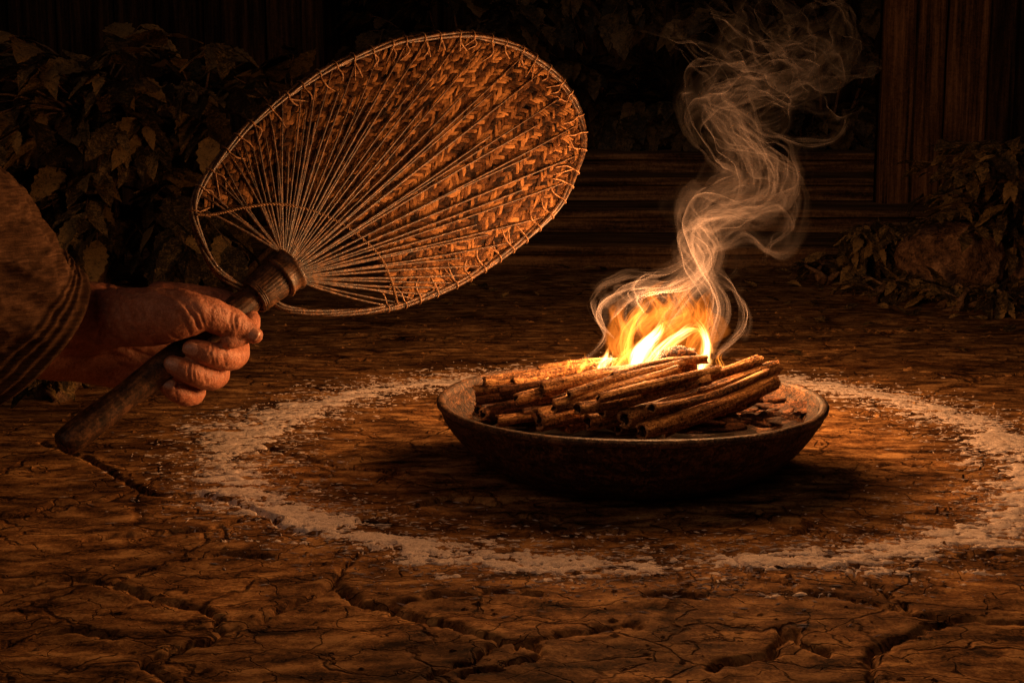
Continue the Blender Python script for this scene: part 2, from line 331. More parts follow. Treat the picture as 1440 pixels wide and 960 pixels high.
# ---------------------------------------------------------------- background: steps, post, walls
def slab(x0, x1, y0, y1, z0, z1, amp=.004, seed=0, nx=160):
    """rounded-edge plank built as a cross-section swept along x with an uneven surface"""
    e = .006
    sec = [(y0, z0), (y0, z0*.5+z1*.5), (y0, z1-e), (y0+e*.3, z1-e*.3), (y0+e, z1), (y0*.75+y1*.25, z1), (y0*.5+y1*.5, z1), (y0*.25+y1*.75, z1), (y1, z1), (y1, z0)]
    xs = np.linspace(x0, x1, nx); V = []
    for xx in xs:
        for (a, b) in sec: V.append((xx, a, b))
    V = np.array(V); k = len(sec)
    n1 = fbm(V*np.array([6, 30, 60]), seed, 4); V[:, 1] += n1*amp; V[:, 2] += fbm(V*np.array([5, 25, 40])+7, seed+1, 4)*amp*.8*(V[:, 2] > z0+1e-4)
    F = [(i*k+j, i*k+j+1, (i+1)*k+j+1, (i+1)*k+j) for i in range(nx-1) for j in range(k-1)]
    F += [tuple(range(k))[::-1], tuple(range((nx-1)*k, nx*k))]
    return V, F
st = thing('steps', 'low broad weathered plank steps at the far edge of the ground', 'steps', (.4, 3.2, 0))
tops = [(3.14, .05, .4), (3.50, .105, .4), (3.86, .165, .4), (4.2, .22, .5)]
for i, (D, h_, dd) in enumerate(tops):
    x0, x1 = -.25-.1*i, 1.06+.03*i
    mb = MB(); mb.add(*slab(x0, x1, D-.012, D+dd, h_-.018, h_, .004, 50+i*3)); mb.build('tread', M['plank'], st)
    mb = MB(); mb.add(*slab(x0+.01, x1-.01, D, D+.03, -.02 if i == 0 else tops[i-1][1]-.01, h_-.020, .005, 70+i*3)); mb.build('riser', M['plank'], st)
def board(x0, x1, y0, y1, z0, z1, seed, nz=60, amp=.004):
    nx = 10; V = []; xs = np.linspace(x0, x1, nx)
    ring = [(a, y0) for a in xs]+[(a, y1) for a in xs[::-1]]
    k = len(ring)
    for zz in np.linspace(z0, z1, nz):
        for a, b in ring: V.append((a, b, zz))
    V = np.array(V); V[:, 1] -= np.abs(fbm(V*np.array([70, 1, 3.0]), seed, 4))*amp*2*(V[:, 1] < (y0+y1)/2); V[:, 0] += fbm(V*np.array([1, 1, 4]), seed+5, 3)*amp*.5
    F = [(i*k+j, i*k+(j+1) % k, (i+1)*k+(j+1) % k, (i+1)*k+j) for i in range(nz-1) for j in range(k)]
    F += [tuple(range(k))[::-1], tuple(range((nz-1)*k, nz*k))]
    return V, F
pb = PZ(1251, 341)
pt = thing('wooden_post', 'tall square weathered wooden post at the left end of the board wall', 'post', (pb.x, pb.y, 0))
mb = MB(); mb.add(*board(pb.x-.040, pb.x+.034, pb.y-.035, pb.y+.035, .03, 1.5, 90, 90, .005)); mb.build('shaft', M['vwood'], pt)
mb = MB(); mb.add(*board(pb.x-.052, pb.x+.046, pb.y-.047, pb.y+.045, -.01, .03, 93, 6, .003)); mb.build('base_block', M['vwood'], pt)
wr = thing('board_wall', 'dark wall of upright weathered boards right of the tall post', 'wall', (1.5, pb.y+.06, 0))
xx = pb.x+.040; i = 0; rnd = random.Random(12)
while xx < pb.x+1.5:
    wdt = rnd.uniform(.07, .13); dy = rnd.uniform(-.008, .010); dy += (.05 if i % 5 == 3 else 0)
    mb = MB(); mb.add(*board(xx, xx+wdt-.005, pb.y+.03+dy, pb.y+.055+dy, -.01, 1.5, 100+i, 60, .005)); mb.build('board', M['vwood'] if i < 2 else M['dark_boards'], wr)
    xx += wdt; i += 1
mb = MB(); mb.add(*slab(pb.x+.03, xx, pb.y+.085, pb.y+.12, -.01, 1.5, .002, 140, 4)); mb.build('backing', M['dark_boards'], wr)
wl = thing('plank_wall', 'dark wall of upright planks behind the leafy shrub on the left', 'wall', (-1.2, 4.3, 0))
xx = -2.9; i = 0
while xx < P(408, 50, 4.3).x-.03:
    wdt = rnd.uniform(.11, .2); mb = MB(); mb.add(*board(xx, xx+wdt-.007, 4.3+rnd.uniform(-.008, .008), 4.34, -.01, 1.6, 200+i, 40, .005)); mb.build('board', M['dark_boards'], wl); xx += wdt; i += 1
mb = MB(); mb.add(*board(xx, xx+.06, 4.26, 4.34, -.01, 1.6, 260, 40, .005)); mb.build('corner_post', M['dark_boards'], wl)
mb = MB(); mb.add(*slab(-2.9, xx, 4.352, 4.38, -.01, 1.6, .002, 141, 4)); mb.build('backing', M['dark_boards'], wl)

# ---------------------------------------------------------------- foliage
def leaf_arrays(L, W, droop, fold, serr=.20, n=13, rs=0):
    """a pointed oval leaf along +x, folded at the midrib, toothed edge"""
    t = np.linspace(0, 1, n); w_ = W*np.sin(math.pi*np.clip(t, 0, 1)**.8)**.85*(1-.25*t)
    tooth = 1-serr*(np.arange(n) % 2); z = -droop*L*t**1.8
    V = []
    for i in range(n):
        for s in (-1, -.5, 0, .5, 1):
            ww = w_[i]*(tooth[i] if abs(s) == 1 else 1)
            V.append((t[i]*L, s*ww, z[i]+abs(s)*ww*fold*(1 if abs(s) < 1 else .8)+.02*L*math.sin(t[i]*9+s*3+rs)))
    F = [(i*5+j, (i+1)*5+j, (i+1)*5+j+1, i*5+j+1) for i in range(n-1) for j in range(4)]
    return np.array(V), F
def rotm(dirv, roll):
    x = np.array(dirv, float); x /= np.linalg.norm(x); u = np.array((0, 0, 1.)); y = np.cross(u, x)
    if np.linalg.norm(y) < 1e-3: y = np.array((0, 1., 0))
    y /= np.linalg.norm(y); z = np.cross(x, y); c, s = math.cos(roll), math.sin(roll)
    return np.stack([x, y*c+z*s, -y*s+z*c], 1)
def shrub(name, label, cat, base, sprays, m, seed, group=None, leafL=(.06, .1), wid=.30, nleaf=(5, 8), stems=5, spread=.3, drp=1.0):
    """sprays = [(tip position, length)], each a twig carrying drooping leaves"""
    rd = random.Random(seed); root = thing(name, label, cat, base, group)
    lf = MB(); tw = MB(); b = np.array(base)
    hubs = []
    for k in range(stems):
        a = rd.uniform(0, 6.28); top = b+np.array((math.cos(a)*spread*rd.random(), .6*math.sin(a)*spread*rd.random(), rd.uniform(.5, 1)*max(s[0][2]-b[2] for s in sprays)))
        mid = (b+top)/2+np.array((rd.uniform(-.04, .04), rd.uniform(-.04, .04), 0))
        tw.add(*tube([b+np.array((rd.uniform(-.03, .03), rd.uniform(-.03, .03), -.01)), mid, top], [.009, .006, .003], 6, 9)); hubs += [mid, top]
    for tip, ln in sprays:
        tip = np.array(tip); h = min(hubs, key=lambda q: np.linalg.norm(q-tip)); d = tip-h; l = np.linalg.norm(d)+1e-6
        st_ = h; mid = (st_+tip)/2+np.array((0, 0, .12*l)); tw.add(*tube([st_, mid, tip], [.003, .0022, .001], 5, 9))
        C, _ = catmull([st_, mid, tip], [1, 1, 1], 20); n = rd.randint(*nleaf)
        for q in range(n):
            f = 1-(q/n)*min(1, ln/l); i = max(1, min(19, int(f*19))); p = C[i]; tg = C[i]-C[i-1]; tg /= np.linalg.norm(tg)+1e-9
            sgn = 1 if q % 2 else -1; side = np.cross(tg, (0, 0, 1)); side /= np.linalg.norm(side)+1e-9
            dv = tg*rd.uniform(.4, 1)+side*sgn*rd.uniform(.3, .9)*(q > 0)+np.array((0, -rd.uniform(.1, .6), -rd.uniform(.05, .7)*drp))
            LL = rd.uniform(leafL[0]*.6, leafL[1]*1.1); V, F = leaf_arrays(LL, LL*rd.uniform(wid*.8, wid*1.15), rd.uniform(.1, .45), rd.uniform(.1, .45), rs=rd.random()*6)
            lf.add(V@rotm(dv, rd.uniform(-.7, .7)).T+p, F)
    tw.build('stem', M['twig'], root); lf.build('foliage', m, root)
    return root
rd = random.Random(77)
def cloud(n, x0, x1, y0, y1, D0, D1, seed, ln=(.12, .2), shape=None):
    r_ = random.Random(seed); out = []
    while len(out) < n:
        a, b = r_.uniform(x0, x1), r_.uniform(y0, y1)
        if shape and not shape(a, b): continue
        p = P(a, b, r_.uniform(D0, D1))
        if p.z < .02: continue
        out.append((tuple(p), r_.uniform(*ln)))
    return out
# left: one large big-leaved shrub, a looser one nearer the fan, a low one by the sleeve
sh1 = lambda a, b: b > 30+max(0, (a-250))*.35 and b < 400
shrub('leafy_shrub', 'large broad-leaved shrub filling the dark left background behind the sleeve', 'shrub', (P(130, 400, 2.75).x, 2.75, 0), cloud(120, -160, 330, 20, 400, 2.45, 2.95, 1, shape=sh1), M['leaf'], 1, leafL=(.07, .115), wid=.27, spread=.35, drp=.8)
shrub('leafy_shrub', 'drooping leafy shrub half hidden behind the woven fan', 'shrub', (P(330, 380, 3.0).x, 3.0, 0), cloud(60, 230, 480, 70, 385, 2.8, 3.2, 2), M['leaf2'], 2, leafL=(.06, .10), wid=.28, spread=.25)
shrub('low_plant', 'low leafy plant on the ground between the cuff and the fan handle', 'plant', (P(75, 545, 1.72).x, 1.72, 0), cloud(12, 20, 110, 500, 545, 1.62, 1.8, 3, (.05, .08)), M['leaf'], 3, leafL=(.025, .045), wid=.3, spread=.06, stems=3)
# right: shrub hanging over a boulder, low ground plants in front
shrub('leafy_shrub', 'leafy shrub arching over the boulder against the board wall', 'shrub', (P(1420, 400, 2.95).x, 2.95, 0), cloud(95, 1285, 1580, 185, 330, 2.55, 3.1, 4, shape=lambda a, b: b > 190+max(0, 1350-a)*.6), M['leaf'], 4, leafL=(.045, .08), wid=.22, spread=.3, drp=.45)
shrub('leafy_shrub', 'small-leaved shrub beside the foot of the wooden post', 'shrub', (P(1250, 385, 2.9).x, 2.9, 0), cloud(36, 1190, 1300, 325, 385, 2.7, 3.0, 5, (.06, .1)), M['leaf'], 5, leafL=(.035, .06), wid=.23, spread=.1, stems=4, drp=.4)
for k, (a, b, lab) in enumerate([(1170, 400, 'leftmost low ground plant at the edge of the right-hand shrubs'), (1245, 425, 'low ground plant in front of the small-leaved shrub near the post'),
                                 (1335, 432, 'low ground plant directly in front of the boulder'), (1420, 440, 'low ground plant at the right edge of the frame')]):
    q = PZ(a, b); w_ = 45 if k == 0 else 60
    shrub('low_plant', lab, 'plant', (q.x, q.y, 0), cloud(16, a-w_, a+w_, b-34, b, q.y-.05, q.y+.12, 20+k, (.05, .09)), M['leaf'], 30+k, 'low plants on the ground at the right', (.03, .055), .22, spread=.08, stems=3, drp=.25)
q = PZ(1470, 400); shrub('low_plant', 'leafy plant right of the boulder', 'plant', (q.x, q.y, 0), cloud(30, 1400, 1560, 320, 400, q.y-.15, q.y+.1, 25, (.06, .1)), M['leaf'], 35, None, (.04, .07), .27, spread=.1, stems=4)
# dark hedge behind the steps
for k, (a, lab) in enumerate([(640, 'dense dark shrub rising behind the woven fan beyond the steps'), (900, 'dense dark shrub behind the steps just left of the smoke'), (1130, 'dense dark shrub behind the steps between smoke and post')]):
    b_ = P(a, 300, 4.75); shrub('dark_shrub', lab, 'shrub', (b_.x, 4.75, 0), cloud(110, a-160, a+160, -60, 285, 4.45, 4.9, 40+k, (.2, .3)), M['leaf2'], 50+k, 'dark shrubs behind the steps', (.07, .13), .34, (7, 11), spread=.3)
hw = thing('board_wall', 'very dark board wall far behind the hedge and the steps', 'wall', (0, 5.3, 0))
xx = -3.5; i = 0
while xx < 4.5:
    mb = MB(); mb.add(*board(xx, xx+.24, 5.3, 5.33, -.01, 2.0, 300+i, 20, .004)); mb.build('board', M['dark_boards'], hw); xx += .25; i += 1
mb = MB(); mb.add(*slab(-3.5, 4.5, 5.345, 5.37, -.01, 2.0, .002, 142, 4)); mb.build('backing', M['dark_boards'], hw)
# boulder
def rock(c, r, seed, sq=(1, .9, .8), amp=.16):
    n1, n2 = 64, 96; u = np.linspace(.001, math.pi-.001, n1); v = np.linspace(0, 2*math.pi, n2, endpoint=False); U, W = np.meshgrid(u, v, indexing='ij')
    d = np.stack([np.sin(U)*np.cos(W), np.sin(U)*np.sin(W), np.cos(U)], 2).reshape(-1, 3)
    rr = r*(1+amp*fbm(d*1.7, seed, 3)+.05*fbm(d*7, seed+3, 4)-.05*np.abs(fbm(d*4, seed+9, 3)))
    V = d*rr[:, None]*np.array(sq)+np.array(c)
    F = np.array([(i*n2+j, (i+1)*n2+j, (i+1)*n2+(j+1) % n2, i*n2+(j+1) % n2) for i in range(n1-1) for j in range(n2)])
    return V, F
bc = P(1335, 368, 2.72)
tag(obj('boulder', *rock((bc.x, bc.y, .062), .092, 5, (1.12, .9, .86)), M['stone']), 'rounded mossy boulder among the plants in front of the board wall', 'boulder')
bc = P(1432, 372, 2.8); tag(obj('boulder', *rock((bc.x, bc.y, .045), .07, 15, (1.1, .9, .8)), M['stone']), 'smaller dark boulder half covered by leaves at the right edge', 'boulder')
# fallen leaves
lf = MB(); r_ = random.Random(9)
for k in range(330):
    if k < 190: a, b = r_.uniform(1120, 1480), 360+abs(r_.gauss(0, 1))*38+20
    elif k < 270: a, b = r_.uniform(-60, 330), 385+abs(r_.gauss(0, 1))*28
    else: a, b = r_.uniform(330, 1150), r_.uniform(380, 430)
    q = PZ(a, b); LL = r_.uniform(.015, .04)
    V, F = leaf_arrays(LL, LL*.28, r_.uniform(-.2, .3), r_.uniform(.1, .5)); an_ = r_.uniform(0, 6.28)
    lf.add(V@rotm((math.cos(an_), math.sin(an_), r_.uniform(-.1, .35)), r_.uniform(-.5, .5)).T+np.array((q.x, q.y, .006)), F)
tag(lf.build('fallen_leaves', M['leaf']), 'dry fallen leaves along the edges of the ground', kind='stuff')
#@@BOWL
# ---------------------------------------------------------------- bowl
BC = np.array((.1150, 1.350, 0.)); BR = .1875; BH = .070
bo = thing('wooden_bowl', 'shallow wide dark wooden bowl holding burning bark sticks inside the pale ring', 'bowl', tuple(BC))
outer = [(0, -.001), (.090, -.001), (.104, .001), (.126, .007), (.147, .018), (.162, .032), (.173, .046), (.1815, .059), (BR-.003, BH-.003)]
rimp = [(BR-.003, BH-.003), (BR, BH-.0005), (BR+.0003, BH+.002), (BR-.0012, BH+.0042), (BR-.003, BH+.0048), (BR-.0055, BH+.0046), (BR-.0078, BH+.003), (BR-.0088, BH-.002)]
inner = [(BR-.0088, BH-.002), (.172, .054), (.163, .041), (.149, .028), (.128, .017), (.10, .011), (.05, .008), (0, .008)]
def lathe_z(prof, seg, jitter, seed):
    a = np.arange(seg)/seg*2*math.pi; V = []
    pr = []
    for i in range(len(prof)-1):
        for q in range(4): f = q/4; pr.append((prof[i][0]*(1-f)+prof[i+1][0]*f, prof[i][1]*(1-f)+prof[i+1][1]*f))
    pr.append(prof[-1])
    for r, z in pr: V.append(np.stack([r*np.cos(a), r*np.sin(a), z+0*a], 1))
    V = np.concatenate(V); n = len(pr)
    d = V.copy(); d[:, 2] = 0; l = np.linalg.norm(d, axis=1)[:, None]+1e-6
    V = V+d/l*(jitter*fbm(V*np.array([30, 30, 110]), seed, 4))[:, None]*np.clip(l/.05, 0, 1)
    V[:, 2] += .0012*fbm(np.stack([V[:, 0]*9, V[:, 1]*9, V[:, 0]*0], 1), 3, 2)*(V[:, 2] > .03)
    F = [(i*seg+j, i*seg+(j+1) % seg, (i+1)*seg+(j+1) % seg, (i+1)*seg+j) for i in range(n-1) for j in range(seg)]
    return V, F
mb = MB(); mb.add(*lathe_z(outer, 240, .0022, 61)); mb.add(*lathe_z(inner, 240, .0016, 62)); b_ = mb.build('bowl_body', M['bowl']); b_.parent = bo
mb = MB(); mb.add(*lathe_z(rimp, 320, .0009, 63)); b_ = mb.build('rim', M['bowl_rim']); b_.parent = bo
# ash bed
n = 90; aa, bb_ = np.meshgrid(np.linspace(-1, 1, n), np.linspace(-1, 1, n)); rr_ = np.hypot(aa, bb_).ravel()
V = np.stack([aa.ravel()*.150+BC[0], bb_.ravel()*.150+BC[1], aa.ravel()*0], 1); V[:, 2] = .026+.006*fbm(V*30, 71, 4)
F = np.array([(i*n+j, i*n+j+1, (i+1)*n+j+1, (i+1)*n+j) for i in range(n-1) for j in range(n-1)]); F = F[(rr_[F] < .99).all(1)]
tag(obj('ash', V, F, M['ash']), 'dark ash and char under the sticks in the bowl', kind='stuff')
# rolled bark sticks
def stick_mesh(L, r, seed, hollow=True):
    """a rolled quill of bark lying along +x from its open end at x=0; wall thickness, scroll seam, ragged ends"""
    rs_ = random.Random(seed); n, seg = 46, 44; V = []; th_ = .30 if hollow else .5
    bend = rs_.uniform(-.030, .030); bend2 = rs_.uniform(-.018, .018)
    a0 = rs_.uniform(0, 6.28)
    for k in range(n):
        f = k/(n-1); x = f*L; tap = 1-.14*f+.05*math.sin(f*9+seed)
        for layer in (0, 1):
            for j in range(seg):
                s = j/(seg-1); a = a0+s*(2*math.pi*1.12); spiral = 1-.14*s
                rr = r*tap*spiral*(1 if layer == 0 else 1-th_)
                V.append((x, rr*math.cos(a), rr*math.sin(a)))
    V = np.array(V); nz = fbm(V*np.array([14, 330, 330]), seed, 3)+.5*fbm(V*np.array([60, 60, 60]), seed+1, 2); V[:, 1:] *= (1+.17*nz)[:, None]
    e = fbm(np.stack([V[:, 1]*260, V[:, 2]*260, V[:, 0]*0], 1), seed+3, 2)
    V[:, 0] += e*.0035*(np.clip(1-V[:, 0]/.015, 0, 1)+np.clip((V[:, 0]-L+.015)/.015, 0, 1))
    f = V[:, 0]/L; V[:, 1] += bend*L*np.sin(f*math.pi)*2; V[:, 2] += bend2*L*np.sin(f*math.pi)*2
    S = 2*seg; F = []; I = []
    for k in range(n-1):
        for j in range(seg-1):
            F.append((k*S+j, k*S+j+1, (k+1)*S+j+1, (k+1)*S+j)); F.append((k*S+seg+j, (k+1)*S+seg+j, (k+1)*S+seg+j+1, k*S+seg+j+1)); I += [0, 2]
        F.append((k*S, (k+1)*S, (k+1)*S+seg, k*S+seg)); F.append((k*S+seg-1, k*S+S-1, (k+1)*S+S-1, (k+1)*S+seg-1)); I += [0, 0]
    for k in (0, n-1):
        for j in range(seg-1): F.append((k*S+j, k*S+seg+j, k*S+seg+j+1, k*S+j+1)); I.append(1)
    return V, F, I
def stick(a, za, b, zb, rpx, seed, label, m='bark', group='rolled bark sticks in the bowl'):
    A, B = PZ(*a, za), PZ(*b, zb); d = B-A; r = rpx*.00066*1.06
    V, F, I = stick_mesh(d.length, r, seed); o = obj('bark_stick', V, F, None, mats=[M[m], M['bark_end'], M['char']], fm=I)  # end faces painted as if lit; bore takes the char colour as painted shade
    o.location = A; o.rotation_mode = 'QUATERNION'; o.rotation_quaternion = d.to_track_quat('X', 'Z')
    return tag(o, label, 'bark stick', group)
STK = [((902, 607), .066, (1089, 537), .092, 12.5, 'frontmost long bark stick with its open end lowest above the front rim'),
 ((878, 590), .076, (1091, 517), .104, 13, 'long bark stick just above the frontmost one, its dark tip jutting over the right rim'),
 ((846, 578), .084, (1067, 507), .112, 10, 'slim long bark stick topmost of the three that reach the right rim'),
 ((826, 594), .070, (1003, 549), .090, 12.5, 'bark stick with a round open end left of the long front ones'),
 ((757, 590), .070, (962, 537), .092, 15.5, 'thickest bark stick, its wide cracked open end facing the front rim'),
 ((761, 549), .094, (905, 520), .108, 11.5, 'short bark stick with a round black open end high on the left of the pile'),
 ((779, 571), .088, (955, 520), .116, 10, 'bright straight bark stick crossing the middle of the pile below the flames'),
 ((812, 575), .088, (995, 533), .108, 9, 'thin bark stick in the middle of the pile ending below the right flame'),
 ((721, 536), .092, (846, 511), .106, 8.5, 'thin bark stick above the left rim, second from the back'),
 ((682, 538), .088, (828, 517), .100, 8.5, 'thin bark stick lying along the left back rim of the bowl'),
 ((757, 520), .098, (866, 508), .108, 7, 'rearmost thin bark stick glowing at the back left of the pile'),
 ((705, 551), .084, (800, 536), .098, 9.5, 'short dark bark stick at the far left with a split end'),
 ((672, 562), .070, (790, 548), .084, 9, 'charred bark stick whose end almost touches the left wall of the bowl'),
 ((689, 581), .060, (800, 562), .080, 12, 'dark thick bark stick low at the left end of the pile'),
 ((737, 583), .064, (860, 556), .082, 9, 'dark bark stick tucked under the thickest one at its left'),
 ((797, 597), .062, (930, 560), .080, 12, 'bark stick with a curled open end close to the front rim, left of centre'),
 ((868, 603), .060, (1010, 562), .074, 8, 'thin bark stick end squeezed between the two front open ends'),
 ((860, 531), .110, (992, 505), .120, 8, 'upper thin bark stick running through the small middle flames'),
 ((905, 545), .104, (1050, 512), .112, 8.5, 'bark stick running from the middle of the pile to the right behind the right flame')]
STK += [((800, 556), .098, (960, 512), .118, 7.5, 'slim golden bark stick just left of the brightest flame'),
 ((842, 560), .098, (1012, 520), .114, 7.5, 'slim golden bark stick passing right under the right flame'),
 ((726, 562), .086, (856, 532), .100, 8.5, 'slim bark stick on the left slope of the pile below the short round-ended one'),
 ((915, 574), .094, (1078, 524), .108, 6.5, 'thinnest bark stick lying on the long ones at the right'),
 ((700, 592), .058, (822, 574), .070, 8.5, 'low bark stick end nearest the front rim on the left'),
 ((935, 606), .058, (1050, 566), .078, 8.5, 'low bark stick right of the frontmost one, half under it'),
 ((668, 548), .080, (770, 536), .092, 7.5, 'leftmost slim bark stick pointing at the left wall of the bowl')]
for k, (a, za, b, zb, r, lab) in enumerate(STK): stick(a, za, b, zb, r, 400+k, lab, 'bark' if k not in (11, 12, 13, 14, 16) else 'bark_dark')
r_ = random.Random(21)
for k in range(34):
    a = (r_.uniform(660, 930), r_.uniform(545, 592)); b = (a[0]+r_.uniform(110, 160), a[1]-r_.uniform(16, 32))
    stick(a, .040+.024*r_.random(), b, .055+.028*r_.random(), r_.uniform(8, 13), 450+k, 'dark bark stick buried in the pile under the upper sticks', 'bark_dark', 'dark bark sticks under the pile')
# charred chunk behind the flames
def chip(name, label, c, size, seed, m, dirv, roll, cat='bark piece', group=None):
    n1, n2 = 22, 14; V = []
    for i in range(n1):
        f = i/(n1-1); wv = math.sin(math.pi*(.06+.88*f))**.5
        for j in range(n2):
            a = j/n2*2*math.pi; V.append((( f-.5)*size[0], math.cos(a)*size[1]*wv, math.sin(a)*size[2]*wv+.35*size[1]*wv*(math.cos(a)**2)))
    V = np.array(V); V *= (1+.30*fbm(V*np.array([60, 150, 150]), seed, 4))[:, None]
    F = [(i*n2+j, i*n2+(j+1) % n2, (i+1)*n2+(j+1) % n2, (i+1)*n2+j) for i in range(n1-1) for j in range(n2)]+[tuple(range(n2))[::-1], tuple(range((n1-1)*n2, n1*n2))]
    o = obj(name, V@rotm(dirv, roll).T, F, M[m]); o.location = c
    return tag(o, label, cat, group)
chip('bark_piece', 'thick charred chunk of bark standing up behind the flames', PZ(950, 505, .118), (.040, .012, .011), 501, 'char', (1, -.15, .28), .3)
chip('bark_piece', 'second charred bark chunk under the one behind the flames', PZ(945, 518, .108), (.046, .012, .009), 502, 'char', (1, .1, .12), -.2)
cl = ['curled bark flake lying flat near the right end of the front rim', 'pale split bark flake leaning on the right side of the pile', 'long flat bark flake right of the sticks close to the front rim',
      'dark bark flake against the right wall of the bowl', 'small bark flake highest on the right side under the jutting sticks', 'narrow bark flake nearest the right rim', 'broken bark flake in the middle of the right hollow', 'tiny dark bark flake behind the others on the right']
pos = [((1005, 600), .060, .052), ((1040, 574), .068, .044), ((985, 592), .066, .046), ((1088, 585), .054, .040), ((1052, 556), .072, .036), ((1108, 590), .056, .030), ((1060, 592), .052, .042), ((1085, 565), .056, .034)]
for k, ((a, b), z, s) in enumerate(pos):
    chip('bark_flake', cl[k], PZ(a, b, z), (s, s*.22, s*.07), 510+k, 'bark_dark', (1, r_.uniform(-.7, .4), r_.uniform(-.3, .3)), r_.uniform(-.6, .6), 'bark flake', 'bark flakes at the right of the bowl')
for k in range(110):
    a, b = (r_.uniform(975, 1136), r_.uniform(548, 604)) if k < 55 else (r_.uniform(655, 980), r_.uniform(560, 608))
    chip('bark_flake', 'small dark bark flake in the litter at the right of the bowl', PZ(a, b, .056 if k < 55 else .040), (r_.uniform(.018, .044), r_.uniform(.005, .010), .0030), 530+k, 'bark_dark', (1, r_.uniform(-1, 1), r_.uniform(-.3, .3)), r_.uniform(-.6, .6), 'bark flake', 'small dark bark litter in the bowl')
#@@FAN
# ---------------------------------------------------------------- fan
HA, HC = P(88, 626, 1.19), P(385, 395, 1.33); HT = P(800, 130, 1.525)
fa = (HC-HA).normalized(); fn = Vector((.82, -1, .1)); fn = (fn-fa*fn.dot(fa)).normalized()
if fn.y > 0: fn = -fn
fu = fa.cross(fn).normalized()
if fu.x < 0: fu = -fu
O3 = Vector((0, 0, CAMH))
def FP(px, py, off=0.0):                       # photograph pixel -> point on the fan's own plane
    d = ray(px, py); t = (HC-O3).dot(fn)/d.dot(fn); return O3+d*t+fn*off
def uv(p): q = Vector(p)-HC; return np.array((q.dot(fa), q.dot(fu)))
def w3(u, v, off=0): return HC+fa*u+fu*v+fn*off
fan = thing('hand_fan', 'large oval woven bamboo hand fan with a dark round wooden handle held in the hand', 'fan', tuple(HA))
OUT = [(352, 408), (335, 402), (304, 379), (284, 343), (272, 303), (277, 272), (299, 236), (337, 189), (369, 160), (407, 131), (451, 102), (501, 79), (559, 59), (631, 49), (680, 52), (729, 68), (769, 95), (796, 124), (814, 160), (820, 196), (812, 231), (787, 285), (743, 330), (698, 364), (653, 393), (599, 417), (563, 429), (519, 437), (465, 440), (425, 438), (398, 432), (385, 422)]
outl = [FP(a, b) for a, b in OUT]
OC, _ = catmull(outl, [1]*len(outl), 420)
T_, _, _ = frames(OC)
nn = np.array(fn); side = np.cross(T_, nn)
mb = MB(); ph = np.linspace(0, 2*math.pi*5, 420)
thick = np.interp(np.linspace(0, 1, 420), [0, .1, .2, .45, .7, .86, 1], [.0030, .0030, .0026, .0030, .0034, .0027, .0026])
for k in range(4):
    a = ph+k*math.pi/2; rad_ = thick*.80
    C = OC+side*(np.cos(a)*rad_)[:, None]+nn[None]*(np.sin(a)*rad_)[:, None]
    mb.add(*tube(C[::2], (thick*.66)[::2], 8, 420, 'round', rough=.15, rs=80+k, freq=300))
mb.build('rim', M['cane'], fan)
# handle, bound neck and flange
L_h = (HC-HA).length
gr = [(-.001, .006), (0, .0105), (.002, .0118), (.006, .0125)]+[(t_, .0125+.0005*math.sin(t_*70)) for t_ in np.linspace(.012, L_h-.018, 40)]
V, F = polyclosed(gr, HA, HC, 72, .016, 17); V += (V-(np.array(HA)+np.outer((V-np.array(HA))@np.array(fa), np.array(fa))))*(.02*fbm(V*60, 83, 3))[:, None]
mb = MB(); mb.add(V, F); mb.build('handle', M['handle'], fan)
mb = MB(); mb.add(*polyclosed([(.0, .008), (-.0018, .0075), (-.0020, .001)], HA-fa*.0003, HC, 30, 0, 1)); mb.build('handle_end_cap', M['bark_dark'], fan)
b0 = L_h-.026
V, F = polyclosed([(b0, .0128), (b0+.001, .0158), (b0+.004, .0170), (b0+.010, .0172), (b0+.020, .0176), (b0+.030, .0182), (b0+.034, .018)], HA, HC, 120, .03, 34); mb = MB(); mb.add(V, F)
for k in range(3): mb.add(*tube([w3(-.026+.002*k, 0)+(fu*math.cos(a)+fn*math.sin(a))*.0165 for a in np.linspace(0, 2*math.pi, 25)], [.0013]*25, 6, 60, None))
mb.build('neck_binding', M['handle'], fan)
f0 = L_h+.004
V, F = polyclosed([(f0, .017), (f0+.0005, .0212), (f0+.0022, .0222), (f0+.0035, .0212), (f0+.0045, .0205), (f0+.012, .0208), (f0+.0135, .0216), (f0+.0155, .0226), (f0+.0175, .0218), (f0+.0182, .018), (f0+.016, .012)], HA, HC, 120, .010, 40); mb = MB(); mb.add(V, F); mb.build('collar', M['handle'], fan)
# ribs
seglen = np.concatenate([[0], np.cumsum(np.linalg.norm(np.diff(OC, axis=0), axis=1))])
iL = int(np.argmin(np.linalg.norm(OC-np.array(FP(274, 290)), axis=1))); iR = int(np.argmin(np.linalg.norm(OC-np.array(FP(553, 430)), axis=1)))
NR = 58; sp2 = np.linspace(0, 1, NR); r_ = random.Random(5)
ribs = []
angs = []
c0 = uv(w3(.016, 0))
for k in range(NR):
    s_ = seglen[iL]*(1-sp2[k])+seglen[iR]*sp2[k]; i = int(np.searchsorted(seglen, s_)); e = uv(OC[min(i, 419)])
    angs.append(math.atan2(e[1]-c0[0]*0, e[0]-c0[0]))
